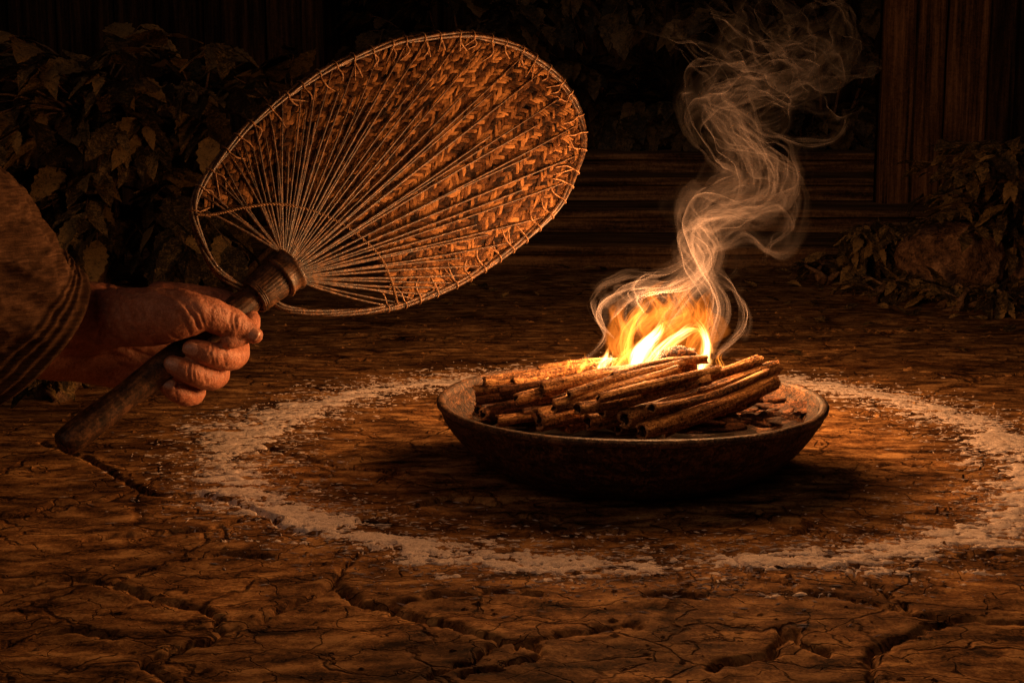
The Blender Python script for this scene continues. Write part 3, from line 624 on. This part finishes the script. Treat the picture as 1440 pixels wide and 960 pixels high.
# equal steps between arc length and angle
an2 = []
for k in range(NR): an2.append(angs[k]*.45+(angs[0]*(1-sp2[k])+angs[-1]*sp2[k])*.55)
OUV = np.array([uv(p) for p in OC]); oa = np.arctan2(OUV[:, 1], OUV[:, 0]-c0[0])
sel = slice(iL-6, iR+6)
def rim_at(a): j = int(np.argmin(np.abs(oa[sel]-a)))+iL-6; return OUV[j], j
for k in range(NR):
    e, j = rim_at(an2[k]+r_.uniform(-.012, .012)); f = k/(NR-1)*2-1; sgn = math.copysign(1, an2[0])*-1
    st_ = np.array((.020, math.sin(an2[k])*.0185)); l = np.linalg.norm(e-st_)
    dirv = (e-st_)/l; perp = np.array((-dirv[1], dirv[0])); bow = r_.uniform(-.004, .004)
    pts = []; rads = []
    r0 = r_.uniform(.00115, .0018)
    endf = 1.0 if k % 2 == 0 or k < 8 or k > NR-9 else r_.uniform(.55, .85)
    for q in range(7):
        g_ = q/6*endf; p2 = st_+dirv*l*g_+perp*bow*math.sin(g_*math.pi); off = .0016+.0022*(1-g_)*abs(math.cos(an2[k]))+(.0010 if g_ < .9 else -.001)
        pts.append(w3(p2[0], p2[1], off)); rads.append(r0*(1-.5*g_))
    mb = MB(); mb.add(*tube(pts, rads, 7, 46, 'round', rough=.22, rs=600+k, freq=260)); mb.build('rib', M['cane'], fan)
# binding cord: two twisted strands along the arc
ARC = [(274, 302), (300, 301), (340, 292), (389, 287), (443, 299), (487, 321), (528, 357), (546, 393), (556, 428)]
AC, _ = catmull([FP(a, b, .0042) for a, b in ARC], [1]*9, 360); Ta, Na, Ba = frames(AC); ph = np.linspace(0, 2*math.pi*46, 360); mb = MB()
for k in (0, 1):
    C = AC+(Na*np.cos(ph+k*math.pi)[:, None]+Ba*np.sin(ph+k*math.pi)[:, None])*.0008
    mb.add(*tube(C, [.0007]*360, 6, 360, 'round'))
mb.build('binding_cord', M['dark_thread'], fan)
arc_uv = np.array([uv(p) for p in AC]); arca = np.arctan2(arc_uv[:, 1], arc_uv[:, 0]-c0[0]); arcr = np.hypot(arc_uv[:, 1], arc_uv[:, 0]-c0[0]); o_ = np.argsort(arca)
# woven panel
poly = OUV
def inside(p, margin):
    x, y = p[:, 0], p[:, 1]; c = np.zeros(len(p), bool); a = poly; b = np.roll(poly, -1, 0)
    for (x0, y0), (x1, y1) in zip(a, b):
        if y0 == y1: continue
        c ^= ((y0 > y) != (y1 > y)) & (x < (x1-x0)*(y-y0)/(y1-y0)+x0)
    d = np.min(np.hypot(x[:, None]-a[None, ::3, 0], y[:, None]-a[None, ::3, 1]), 1)
    return c & (d > margin)
e1 = uv(FP(660, 236))-uv(FP(600, 240)); e1 /= np.linalg.norm(e1); e2 = uv(FP(612, 190))-uv(FP(600, 250)); e2 /= np.linalg.norm(e2)
org = uv(FP(600, 240)); cw = .0035
def warp(p):
    q = np.stack([p[:, 0]*9, p[:, 1]*9, p[:, 0]*0], 1); return p+np.stack([vn(q, 90), vn(q+5, 91)], 1)*.018+np.stack([vn(q*5, 92), vn(q*5+5, 93)], 1)*.0022
mb = MB(); NC = 98; cells = []
for i in range(-NC, NC):
    for j in range(-NC, NC):
        k = (i-j) % 6
        if k == 0: cells.append((0, i, j))       # float of the first direction covers i..i+2 in row j
        if k == 5: cells.append((1, i, j-0))     # float of the second direction covers rows j-2..j in column i
r_ = random.Random(44)
cent = []
for d_, i, j in cells: cent.append(org+e1*cw*(i+1.5 if d_ == 0 else i+.5)+e2*cw*(j+.5 if d_ == 0 else j+1.5))
cent = warp(np.array(cent)); ok = inside(cent, .0052)
ca = np.arctan2(cent[:, 1], cent[:, 0]-c0[0]); cr_ = np.hypot(cent[:, 1], cent[:, 0]-c0[0])
arr = np.interp(ca, arca[o_], arcr[o_]); ok &= cr_ > arr*1.04+.010*vn(np.stack([ca*9, cr_*0, cr_*0], 1), 94)
for (d_, i, j), good in zip(cells, ok):
    if not good or r_.random() < .015: continue
    wv = cw*r_.uniform(.44, .60); jl = r_.uniform(-.3, .3)*cw; ja = r_.uniform(-.24, .24); n = 7
    c = org+e1*cw*(i+1.5 if d_ == 0 else i+.5)+e2*cw*(j+.5 if d_ == 0 else j+1.5)
    ax, bx = (e1, e2) if d_ == 0 else (e2, e1); ax = ax*math.cos(ja)+bx*math.sin(ja); half = cw*(1.5+.55+r_.uniform(-.1, .25))
    V = []; zz = r_.uniform(-.0003, .0004)
    for q in range(n):
        s_ = q/(n-1)*2-1
        for t_ in (-1, 0, 1): V.append(c+ax*(s_*half+jl)+bx*t_*wv*(1-.12*abs(s_)))
    V = warp(np.array(V)); s_ = np.repeat(np.linspace(-1, 1, n), 3); t_ = np.tile([-1, 0, 1], n)
    off = .0011*(1-1.9*np.abs(s_)**2.6)+.0004*(1-np.abs(t_))+zz
    W3 = np.array([w3(a, b, o) for (a, b), o in zip(V, off)])
    mb.add(W3, [(q*3+t, q*3+t+1, (q+1)*3+t+1, (q+1)*3+t) for q in range(n-1) for t in (0, 1)])
wo = mb.build('woven_panel', M['weave'], fan)
# lashings tying the panel to the rim
r_ = random.Random(8); k = 0
ks = np.linspace(seglen[iL-4], seglen[iR+2], 44)
for s_ in ks:
    i = int(np.clip(np.searchsorted(seglen, s_+r_.uniform(-.002, .002)), 2, 417)); c = OC[i]; t3 = T_[i]; sd_ = side[i]
    if uv(c+sd_*.01)[0]*0+np.linalg.norm(uv(c+sd_*.02)-uv(FP(560, 250))) > np.linalg.norm(uv(c-sd_*.02)-uv(FP(560, 250))): sd_ = -sd_   # points inwards
    rr_ = thick[i]*1.62; lean = r_.uniform(-.5, .5); mb = MB()
    ring = [c+sd_*math.cos(a)*rr_+nn*math.sin(a)*rr_+t3*lean*.004*math.sin(a/2) for a in np.linspace(0, 2*math.pi, 17)]
    mb.add(*tube(ring, [.00075]*17, 6, 40, 'round'))
    lng = r_.uniform(.010, .022); e_ = c+sd_*(rr_+lng)+t3*r_.uniform(-.010, .010)+nn*.0012
    mb.add(*tube([c+sd_*rr_*.9+nn*.003, c+sd_*(rr_+lng*.5)+t3*.002+nn*.0026, e_], [.0007, .0009, .0005], 6, 10))
    if r_.random() < .5: mb.add(*tube([c+sd_*rr_*.9+nn*.003, e_+t3*r_.choice((-1, 1))*.009], [.0007, .0005], 6, 10))
    mb.build('lashing', M['thread'], fan)
#@@HAND
# ---------------------------------------------------------------- person: forearm, hand and sleeve
S = .000625
def q3(l): return [P(a, b, d) for a, b, d, *_ in l], [r for *_, r in l]
chains = [
 [(-760, 60, .98, .050), (-420, 210, 1.08, .050), (-120, 345, 1.17, .044), (40, 430, 1.235, .036), (125, 458, 1.268, .029)],
 [(40, 470, 1.24, .034), (118, 432, 1.275, .0225), (190, 436, 1.30, .020), (262, 424, 1.312, .0135)],
 [(40, 480, 1.25, .034), (110, 494, 1.285, .028), (180, 500, 1.305, .021), (240, 512, 1.318, .016)],
 [(90, 455, 1.275, .030), (180, 455, 1.30, .024), (285, 455, 1.328, .0155)], [(100, 470, 1.28, .028), (190, 480, 1.305, .020), (272, 490, 1.328, .0145)],
 [(105, 500, 1.285, .024), (165, 520, 1.30, .017), (225, 525, 1.312, .014)],
 # thenar and thumb
 [(120, 448, 1.272, .026), (165, 447, 1.265, .0265), (215, 445, 1.252, .0265), (258, 442, 1.246, .0215), (290, 441, 1.250, .0160), (312, 449, 1.259, .0148), (330, 457, 1.265, .0142), (346, 465, 1.268, .0112), (358, 471, 1.270, .0085)],
 # index, lying behind the handle and hooking round under the thumb tip
 [(225, 418, 1.300, .0150), (262, 417, 1.312, .0130), (300, 420, 1.322, .0112), (334, 430, 1.325, .0108), (350, 446, 1.308, .0100), (351, 462, 1.285, .0095), (338, 474, 1.268, .0088), (322, 479, 1.258, .0082)],
 # middle, ring, little: round the back of the handle, tips back towards the palm
 [(285, 452, 1.328, .0145), (325, 472, 1.330, .0125), (334, 496, 1.308, .0125), (322, 503, 1.279, .0128), (302, 499, 1.259, .0122), (284, 494, 1.251, .0108), (270, 490, 1.250, .0092)],
 [(272, 488, 1.328, .0140), (300, 508, 1.328, .0120), (306, 526, 1.304, .0122), (294, 531, 1.274, .0126), (272, 524, 1.252, .0120), (256, 518, 1.246, .0108), (243, 512, 1.246, .0092)],
 [(240, 512, 1.318, .0130), (268, 535, 1.318, .0108), (275, 552, 1.300, .0104), (264, 556, 1.276, .0106), (250, 552, 1.258, .0102), (239, 545, 1.252, .0088), (234, 541, 1.251, .0076)],
]
mb = MB()
for c in chains:
    p, r = q3(c); r = [x*(.93 if x < .0135 else 1) for x in r]; mb.add(*tube(p, r, 20, 14*(len(c)-1)+1, 'round'))
tmp = mb.build('tmp', M['skin'])
rm = tmp.modifiers.new('r', 'REMESH'); rm.mode = 'VOXEL'; rm.voxel_size = .0013; rm.use_smooth_shade = True
sm = tmp.modifiers.new('s', 'SMOOTH'); sm.factor = .5; sm.iterations = 5
dg = bpy.context.evaluated_depsgraph_get(); ev = tmp.evaluated_get(dg).to_mesh()
HV = np.zeros(len(ev.vertices)*3); ev.vertices.foreach_get('co', HV); HV = HV.reshape(-1, 3)
HN = np.zeros(len(ev.vertices)*3); ev.vertices.foreach_get('normal', HN); HN = HN.reshape(-1, 3)
HF = [tuple(p.vertices) for p in ev.polygons]
tmp.evaluated_get(dg).to_mesh_clear(); bpy.data.objects.remove(tmp)
# creases and tendons: pixel polylines (x, y), half width in m, depth in m (negative = ridge)
CR_ = [([(262, 432), (274, 446), (280, 462)], .0016, .0016), ([(270, 428), (283, 444), (288, 458)], .0013, .0010), ([(253, 440), (262, 455), (268, 470)], .0014, .0009),
 ([(180, 432), (186, 455), (200, 480)], .0018, .0009), ([(165, 430), (172, 460), (186, 486)], .0018, .0008), ([(196, 425), (204, 445), (216, 465)], .0016, .0007),
 ([(325, 440), (322, 450), (326, 462)], .0012, .0008), ([(331, 443), (330, 455), (334, 466)], .0011, .0009), ([(340, 452), (337, 462), (341, 472)], .0010, .0006),
 ([(299, 483), (296, 496), (299, 511)], .0011, .0010), ([(304, 485), (302, 498), (305, 513)], .0010, .0006), ([(268, 507), (264, 520), (267, 534)], .0011, .0010), ([(274, 510), (271, 522), (274, 536)], .0010, .0006),
 ([(250, 541), (247, 550), (250, 560)], .0010, .0009), ([(143, 415), (150, 440), (160, 462), (175, 490)], .0022, .0010), ([(150, 470), (185, 492), (225, 505)], .0016, .0010),
 ([(100, 470), (150, 485), (190, 505)], .0030, -.0010), ([(155, 405), (200, 412), (262, 408)], .0030, -.0007), ([(120, 520), (165, 512), (205, 520)], .0014, .0009), ([(210, 410), (240, 420), (262, 436)], .0022, -.0012), ([(150, 410), (200, 424), (250, 432)], .0030, -.0009), ([(285, 424), (300, 432), (316, 440)], .0012, .0006), ([(150, 400), (152, 425), (146, 450), (135, 480)], .0016, .0010), ([(164, 402), (168, 420), (166, 436)], .0014, .0007), ([(318, 486), (314, 500), (318, 514)], .0012, .0007), ([(290, 512), (286, 524), (290, 538)], .0012, .0007), ([(232, 462), (244, 474), (262, 480)], .0013, .0008), ([(196, 470), (214, 480), (236, 486)], .0013, .0008)]
pxs = np.array(O3); rel = HV-pxs; dcam = rel[:, 1]*cp-rel[:, 2]*sp_; up_ = rel[:, 1]*sp_+rel[:, 2]*cp
hx = 720+FPX*rel[:, 0]/dcam; hy = 480-FPX*up_/dcam; front = HN@np.array((0, -1, .15)) > .1
disp = .0007*fbm(HV*70, 77, 3)+.0018*(np.minimum(np.abs(fbm(HV*np.array([150, 170, 80])+fbm(HV*60, 76, 2)[:, None], 79, 2)), .25)-.2)+.0003*fbm(HV*330, 78, 2)
for pl, hw_, dp in CR_:
    best = np.full(len(HV), 99.)
    for (a, b), (c, d) in zip(pl[:-1], pl[1:]):
        dx, dy = c-a, d-b; t_ = np.clip(((hx-a)*dx+(hy-b)*dy)/(dx*dx+dy*dy), 0, 1); best = np.minimum(best, np.hypot(hx-a-t_*dx, hy-b-t_*dy))
    disp -= dp*(1.45 if hw_ >= .0014 else 1.0)*np.exp(-(best*S/hw_)**2)*front
for a_, b_, rr_, am_ in [(283, 432, 15, .0016), (331, 456, 12, .0011), (301, 497, 11, .0009), (270, 521, 11, .0009), (328, 497, 12, .0008), (262, 412, 16, .0012)]:
    disp += am_*np.exp(-(np.hypot(hx-a_, hy-b_)/rr_)**2)*front
HV = HV+HN*disp[:, None]
per = thing('person', 'person reaching in from the left in a coarse brown robe, gripping the fan handle', 'person', tuple(P(-420, 210, 1.08)))
mb = MB(); mb.add(HV, HF); body = mb.build('body', M['skin'], per)
def nail(c, along, nrm, L, W):
    along = Vector(along).normalized(); nrm = Vector(nrm).normalized(); nrm = (nrm-along*nrm.dot(along)).normalized(); sd_ = along.cross(nrm); V = []; n, k = 9, 9
    for i in range(n):
        t_ = i/(n-1)*2-1; ww = W*(1-max(0, abs(t_)**4*.38))
        for j in range(k):
            s_ = j/(k-1)*2-1; V.append(c+along*t_*L+sd_*s_*ww*.9+nrm*(.0014-(s_**2)*W*.34-.0006*max(0, t_)**2-.0009*(max(0, -t_)**4)))
    F = [(i*k+j, i*k+j+1, (i+1)*k+j+1, (i+1)*k+j) for i in range(n-1) for j in range(k-1)]
    mb = MB(); mb.add(V, F); o = mb.build('fingernail', M['nail'], per); md = o.modifiers.new('t', 'SOLIDIFY'); md.thickness = .0009; md.offset = -1
def surf(px, py):                    # front surface of the hand at that pixel of the photograph
    d = np.hypot(hx-px, hy-py); c = np.where((d < 3.2) & front)[0]
    if len(c) == 0: c = np.argsort(d)[:30]
    j = c[np.argmin(HV[c, 1])]; nb = c[np.abs(HV[c, 1]-HV[j, 1]) < .004]; return Vector(HV[nb].mean(0)), Vector(HN[nb].mean(0))
for (a, b), (a2, b2), L_, W_ in [((354, 468), (366, 475), .0070, .0062), ((268, 490), (252, 485), .0075, .0068), ((244, 512), (228, 507), .0075, .0068), ((237, 540), (222, 536), .0062, .0056)]:
    c, n_ = surf(a, b); along = P(a2, b2, c.y)-P(a, b, c.y); nail(c, along, n_, L_, W_)
# sleeve
def sleeve():
    ax = [P(34, 478, 1.225), P(-8, 446, 1.205), P(-80, 380, 1.17), P(-190, 290, 1.12), P(-360, 190, 1.06), P(-620, 60, .97), P(-900, -60, .9)]
    C, r = catmull(ax, [.075, .078, .084, .095, .112, .130, .14], 150); T, N, B = frames(C, (.5, 0, .9)); seg = 200; a = np.arange(seg)/seg*2*math.pi
    lens = np.concatenate([[0], np.cumsum(np.linalg.norm(np.diff(C, axis=0), axis=1))]); L0 = lens[-1]*np.linspace(0, 1, 260)**1.8
    C = np.stack([np.interp(L0, lens, C[:, q]) for q in range(3)], 1); r = np.interp(L0, lens, r); lens = L0; T, N, B = frames(C, (.5, 0, .9))
    V = []
    for lay in (0, 1):
        for i in range(260):
            s = lens[i]; d = N[i][None]*np.cos(a)[:, None]+B[i][None]*np.sin(a)[:, None]*.82
            q = np.stack([np.cos(a)*1.1+s*5, np.sin(a)*1.1+s*2.5, s*9+a*0], 1)
            q3_ = np.stack([np.cos(a)*1.1, np.sin(a)*1.1, s*4+a*0], 1); fold = .010*fbm(q*1.6, 201, 3)*min(1, .25+s/.05)+.0052*(1-2*np.abs(vn(q3_*2.6+np.sin(a*2+s*22)[:, None]*.4, 207)))*min(1, s/.05)+.0030*(1-3*np.abs(fbm(q*4, 204, 3)))*min(1, .05+s/.06)
            hem = sum(.0034*math.exp(-((s-h0)/.0030)**2) for h0 in (.003, .013, .023, .033))
            rr_ = r[i]+fold+hem-(0 if lay == 0 else .0045)
            V.append(C[i][None]+d*rr_[:, None])
    V = np.concatenate(V); n = 260; F = []
    for i in range(n-1):
        for j in range(seg):
            j2 = (j+1) % seg; F.append((i*seg+j, i*seg+j2, (i+1)*seg+j2, (i+1)*seg+j)); o = n*seg; F.append((o+i*seg+j, o+(i+1)*seg+j, o+(i+1)*seg+j2, o+i*seg+j2))
    for j in range(seg): j2 = (j+1) % seg; F.append((j, n*seg+j, n*seg+j2, j2))
    F.append(tuple((n-1)*seg+j for j in range(seg)))
    return V, F
mb = MB(); mb.add(*sleeve()); mb.build('sleeve', M['cloth'], per)
#@@FIRE
# ---------------------------------------------------------------- fire
def sheets(name, path, wid, D, nS, nc, k, dens, amp, seed, m=None, flame=False):
    """thin curling sheets of smoke; path px, half-width px of the bundle at each point"""
    pts = [P(a, b, D) for a, b in path]; C, w_ = catmull(pts, [x*.00069 for x in wid], k); rs_ = np.random.RandomState(seed); tt = np.linspace(0, 1, k)
    s0 = np.tile(np.linspace(0, 1, nc), nS); sid = np.repeat(np.arange(nS), nc); n = nS*nc
    th0 = rs_.rand(nS)*6.28; rr0 = rs_.uniform(.05, .75, nS); ln = rs_.uniform(.7, 1.7, nS); dr = rs_.rand(nS)*6.28; cv = rs_.uniform(-.6, .6, nS)
    e_ = s0-.5; ox = rr0[sid]*np.cos(th0[sid])+ln[sid]*e_*np.cos(dr[sid])-cv[sid]*(e_*e_*4)*np.sin(dr[sid]); oy = rr0[sid]*np.sin(th0[sid])+ln[sid]*e_*np.sin(dr[sid])+cv[sid]*(e_*e_*4)*np.cos(dr[sid])
    rot = (tt*rs_.uniform(-2.5, 2.5))[None]+(tt[None]*rs_.normal(0, .8, nS)[sid][:, None]); X = ox[:, None]*np.cos(rot)-oy[:, None]*np.sin(rot); Y = ox[:, None]*np.sin(rot)+oy[:, None]*np.cos(rot)
    Cs = C[None]+np.stack([X*w_, Y*w_*.8, -.45*X*w_+.3*Y*w_], 2)
    for o_, (fr, am) in enumerate(((8, 1.1), (17, .75), (38, .36), (80, .12))):
        q = Cs.reshape(-1, 3)*fr; q[:, 1] *= .7; q = q+np.repeat(sid, k)[:, None]*.55
        nz = np.stack([vn(q+s*31.7, seed+s+o_*7) for s in range(3)], 1).reshape(n, k, 3)
        Cs = Cs+nz*(am*amp*(np.clip(tt*3, .12, 1)[None, :, None]))*np.clip(w_/.03, .3, 1.8)[None, :, None]
    G = Cs.reshape(nS, nc, k, 3); g_ = np.linalg.norm(np.gradient(G, axis=1), axis=3); ref = np.median(g_, axis=1, keepdims=True)
    conc = np.clip(ref/(g_+1e-6), .25, 3.2).reshape(n, k)                  # where the sheet is squeezed the smoke is denser
    sN = s0[:, None]*np.ones((1, k)); tN = np.ones((n, 1))*tt[None]; idN = sid[:, None]*np.ones((1, k))
    q = np.stack([sN.ravel()*(9 if flame else 17), tN.ravel()*4, idN.ravel()*7.7], 1); q2 = np.stack([sN.ravel()*6, tN.ravel()*9, idN.ravel()*3.3], 1)
    stk = np.clip(.66+.50*vn(q, seed+70)+.14*vn(q*np.array([2.3, 1.6, 1]), seed+71), 0, 2).reshape(n, k); pat = np.clip(.6+1.1*vn(q2, seed+72), 0, 2).reshape(n, k)
    t0 = rs_.rand(nS)[sid][:, None]*.25*(sid[:, None] % 2); t1 = 1-rs_.rand(nS)[sid][:, None]*.3*(sid[:, None] % 3 > 0)
    env = np.clip((tN-t0)*8, 0, 1)*np.clip((t1-tN)*6, 0, 1)*np.sin(np.pi*np.clip(sN, 0, 1))**.7
    hz = np.clip((C[:, 2]-.20)/.22, 0, 1); fade = (np.clip(.030/(w_+.012), .30, 1.3)*(1-.48*hz))[None]
    d = np.clip(dens*conc*stk*pat*env*fade, 0, .8)
    V = Cs.reshape(-1, 3); ii = (sid*nc*k).reshape(nS, nc)[:, :-1]+(np.arange(nc-1)*k)[None]; ii = (ii.reshape(-1, 1)+np.arange(k-1)[None]).ravel()
    F = np.stack([ii, ii+1, ii+k+1, ii+k], 1); F = F[(d.ravel()[F] > .0015).any(1)]
    if flame: d = conc.clip(.5, 1.8)*(stk*.7+.3)*(pat*.4+.6)*np.sin(np.pi*np.clip(sN, 0, 1))**1.2*np.clip((1-tN)*3, 0, 1)*np.clip(tN*7, 0, 1)*dens
    o = obj(name, V, F, m or sm_); at_ = o.data.attributes.new('d', 'FLOAT', 'POINT'); at_.data.foreach_set('value', d.ravel().astype(np.float32)); return o
fire = thing('fire', 'bright yellow and orange fire burning on the bark sticks', 'fire', tuple(P(905, 530, 1.36)))
FL = [  # path px, half width px, depth, strength, sheets, kind
 ([(898, 534), (893, 516), (897, 498), (908, 482), (924, 466), (934, 446)], [5, 11, 13, 12, 8, 2], 1.335, 2.3, 12, 0),
 ([(901, 530), (912, 510), (930, 492), (952, 474), (974, 462), (996, 466)], [6, 9, 10, 9, 8, 4], 1.345, 1.3, 11, 0),
 ([(890, 526), (880, 498), (884, 472), (896, 448), (906, 432), (912, 408)], [6, 13, 15, 14, 9, 2], 1.350, .75, 10, 1),
 ([(985, 536), (986, 518), (993, 500), (995, 480), (988, 462), (974, 444)], [5, 9, 9, 8, 8, 3], 1.350, 1.6, 10, 0),
 ([(845, 529), (847, 515), (855, 504), (858, 488)], [5, 8, 6, 1.5], 1.335, 1.7, 8, 0),
 ([(812, 529), (815, 516), (822, 507), (821, 495)], [4, 7, 5, 1], 1.345, 1.0, 6, 1),
 ([(1008, 528), (1012, 516), (1008, 504), (1014, 492)], [3, 6, 4, 1], 1.36, .9, 6, 1),
 ([(792, 530), (794, 520), (800, 511), (799, 503)], [3, 5, 4, 1], 1.35, .9, 6, 1),
 ([(868, 532), (864, 518), (872, 504), (884, 490), (878, 470)], [5, 9, 9, 7, 2], 1.340, 1.0, 8, 1),
 ([(926, 526), (930, 510), (924, 496), (930, 478)], [5, 7, 5, 1.5], 1.335, 1.4, 7, 0),
 ([(952, 532), (957, 516), (950, 500), (960, 484)], [4, 7, 6, 1.5], 1.340, .9, 7, 1),
 ([(905, 520), (914, 484), (940, 454), (962, 436), (952, 412), (968, 388)], [16, 32, 34, 27, 18, 4], 1.37, .36, 16, 1),
 ([(962, 515), (978, 482), (994, 456), (992, 430), (1006, 404)], [12, 22, 22, 16, 4], 1.375, .34, 12, 1),
 ([(882, 520), (866, 490), (874, 462), (868, 440), (882, 416)], [12, 22, 20, 13, 3], 1.36, .28, 12, 1),
 ([(912, 484), (902, 456), (926, 434), (916, 410), (938, 392)], [14, 23, 22, 14, 3], 1.355, .30, 12, 1),
 ([(940, 500), (948, 470), (932, 446), (944, 424), (930, 402)], [12, 20, 18, 12, 3], 1.36, .30, 10, 1)]
def flame_mat(k):
    m = bpy.data.materials.new('flame_gas'); m.use_nodes = True; nt = m.node_tree; L = nt.links.new; nt.nodes.remove(nt.nodes['Principled BSDF'])
    a = nt.nodes.new('ShaderNodeAttribute'); a.attribute_name = 'd'; e = nt.nodes.new('ShaderNodeEmission')
    c = ramp(nt, a.outputs['Fac'], [(0, (1, .18, .012)), (.25, (1, .30, .035)), (.7, (1, .46, .10)), (1, (1, .62, .24))] if k == 0 else [(0, (1, .20, .016)), (.5, (1, .26, .026)), (1, (1, .34, .05))])
    L(c, e.inputs[0]); L(a.outputs['Fac'], e.inputs[1]); t = nt.nodes.new('ShaderNodeBsdfTransparent'); ad = nt.nodes.new('ShaderNodeAddShader'); L(t.outputs[0], ad.inputs[0]); L(e.outputs[0], ad.inputs[1]); L(ad.outputs[0], nt.nodes['Material Output'].inputs[0]); return m
sm_ = None; fmm = [flame_mat(0), flame_mat(1)]
for fi, (pp_, rp, D, hot, nS, mk) in enumerate(FL):
    o = sheets('flame', pp_, rp, D, nS, 30, 60, hot, .009, 3000+fi*11, fmm[mk], True); attach(o, fire)
# glowing wide wisps above the flames
# ---------------------------------------------------------------- smoke: bundles of fine soot filaments carried by one turbulent field
sm_ = bpy.data.materials.new('smoke'); sm_.use_nodes = True; nt = sm_.node_tree; L = nt.links.new; nt.nodes.remove(nt.nodes['Principled BSDF'])
at = nt.nodes.new('ShaderNodeAttribute'); at.attribute_name = 'd'; df = nt.nodes.new('ShaderNodeBsdfDiffuse'); tl = nt.nodes.new('ShaderNodeBsdfTranslucent')
for q in (df, tl): q.inputs[0].default_value = (.62, .53, .54, 1)
mm = nt.nodes.new('ShaderNodeMixShader'); L(df.outputs[0], mm.inputs[1]); L(tl.outputs[0], mm.inputs[2]); tr = nt.nodes.new('ShaderNodeBsdfTransparent')
ge = nt.nodes.new('ShaderNodeNewGeometry'); dt = nt.nodes.new('ShaderNodeVectorMath'); dt.operation = 'DOT_PRODUCT'; L(ge.outputs['Normal'], dt.inputs[0]); L(ge.outputs['Incoming'], dt.inputs[1])
ab = nt.nodes.new('ShaderNodeMath'); ab.operation = 'ABSOLUTE'; L(dt.outputs['Value'], ab.inputs[0]); mxx = nt.nodes.new('ShaderNodeMath'); mxx.operation = 'MAXIMUM'; L(ab.outputs[0], mxx.inputs[0]); mxx.inputs[1].default_value = .30
iv = nt.nodes.new('ShaderNodeMath'); iv.operation = 'DIVIDE'; iv.inputs[0].default_value = .5; iv.use_clamp = False; L(mxx.outputs[0], iv.inputs[1]); pm = nt.nodes.new('ShaderNodeMath'); pm.operation = 'MULTIPLY'; pm.use_clamp = True; L(iv.outputs[0], pm.inputs[0]); L(at.outputs['Fac'], pm.inputs[1])
mo = nt.nodes.new('ShaderNodeMixShader'); L(pm.outputs[0], mo.inputs[0]); L(tr.outputs[0], mo.inputs[1]); L(mm.outputs[0], mo.inputs[2]); L(mo.outputs[0], nt.nodes['Material Output'].inputs[0])
SMD = .76
BUN = [
 ([(985, 520), (1003, 465), (1010, 425), (985, 380), (968, 335), (1000, 308), (1070, 298), (1100, 268), (1085, 235), (1045, 205), (1020, 165), (1060, 140), (1130, 118), (1160, 85), (1120, 50), (1060, 20), (1020, -30)], [8, 14, 16, 20, 22, 26, 26, 24, 28, 26, 26, 34, 40, 44, 60, 80, 100], 1.385, 620, 170, .10, .020, 1),
 ([(930, 470), (950, 430), (985, 385), (1000, 345), (975, 310), (1010, 290), (1050, 255), (1040, 220), (1005, 185), (1000, 150), (1050, 120), (1110, 100), (1080, 60), (1000, 30), (960, -20)], [8, 18, 18, 14, 18, 22, 26, 24, 22, 26, 34, 44, 60, 80, 90], 1.38, 420, 160, .085, .022, 2),
 ([(905, 440), (890, 415), (915, 402), (950, 400), (985, 380), (990, 350), (965, 320)], [10, 16, 18, 16, 14, 14, 14], 1.37, 200, 90, .10, .012, 3),
 ([(870, 480), (850, 450), (862, 425), (890, 405), (925, 395), (960, 370)], [7, 14, 16, 16, 14, 12], 1.375, 170, 90, .085, .012, 4),
 ([(810, 508), (832, 495), (848, 470), (838, 440), (850, 415), (890, 398)], [4, 6, 8, 10, 12, 12], 1.38, 90, 90, .09, .009, 5),
 ([(1000, 505), (1020, 490), (1045, 465), (1050, 435), (1035, 405), (1010, 380)], [5, 9, 12, 12, 12, 12], 1.385, 90, 80, .07, .012, 6),
 ([(1070, 300), (1100, 290), (1112, 320), (1080, 345), (1072, 368)], [10, 8, 6, 5, 3], 1.37, 50, 80, .07, .008, 8),
 ([(1090, 190), (1130, 200), (1170, 195), (1190, 172), (1186, 150)], [14, 12, 8, 6, 4], 1.385, 60, 80, .06, .009, 9),
 ([(985, 210), (970, 170), (985, 140), (1030, 125), (1000, 80), (945, 40), (935, -10)], [12, 14, 16, 20, 28, 34, 40], 1.38, 170, 120, .06, .02, 10),
 ([(1120, 120), (1150, 90), (1180, 60), (1170, 20), (1130, -20)], [20, 20, 18, 22, 30], 1.39, 110, 90, .06, .016, 11),
 ([(1000, 400), (985, 350), (990, 310), (1040, 280), (1055, 240), (1020, 190), (1030, 140), (1090, 90), (1050, 30), (1040, -20)], [30, 40, 44, 50, 52, 54, 60, 75, 95, 110], 1.385, 340, 120, .040, .020, 13),
 ([(900, 470), (890, 440), (920, 415), (970, 400), (1000, 370)], [26, 36, 40, 36, 30], 1.39, 220, 80, .045, .014, 14),
]
rt = thing('smoke', 'pale wisps of smoke curling up from the fire', 'smoke', tuple(P(960, 470, 1.38)))
for bi, (pa, wd_, D, n, k, de, am, sd2) in enumerate(BUN):
    nS = max(4, int(n/38)); o = sheets('wisp', pa, [x*1.35 for x in wd_], D, nS, 40, int(k*1.3), de*SMD, am*1.15, 1000+sd2*13); attach(o, rt)
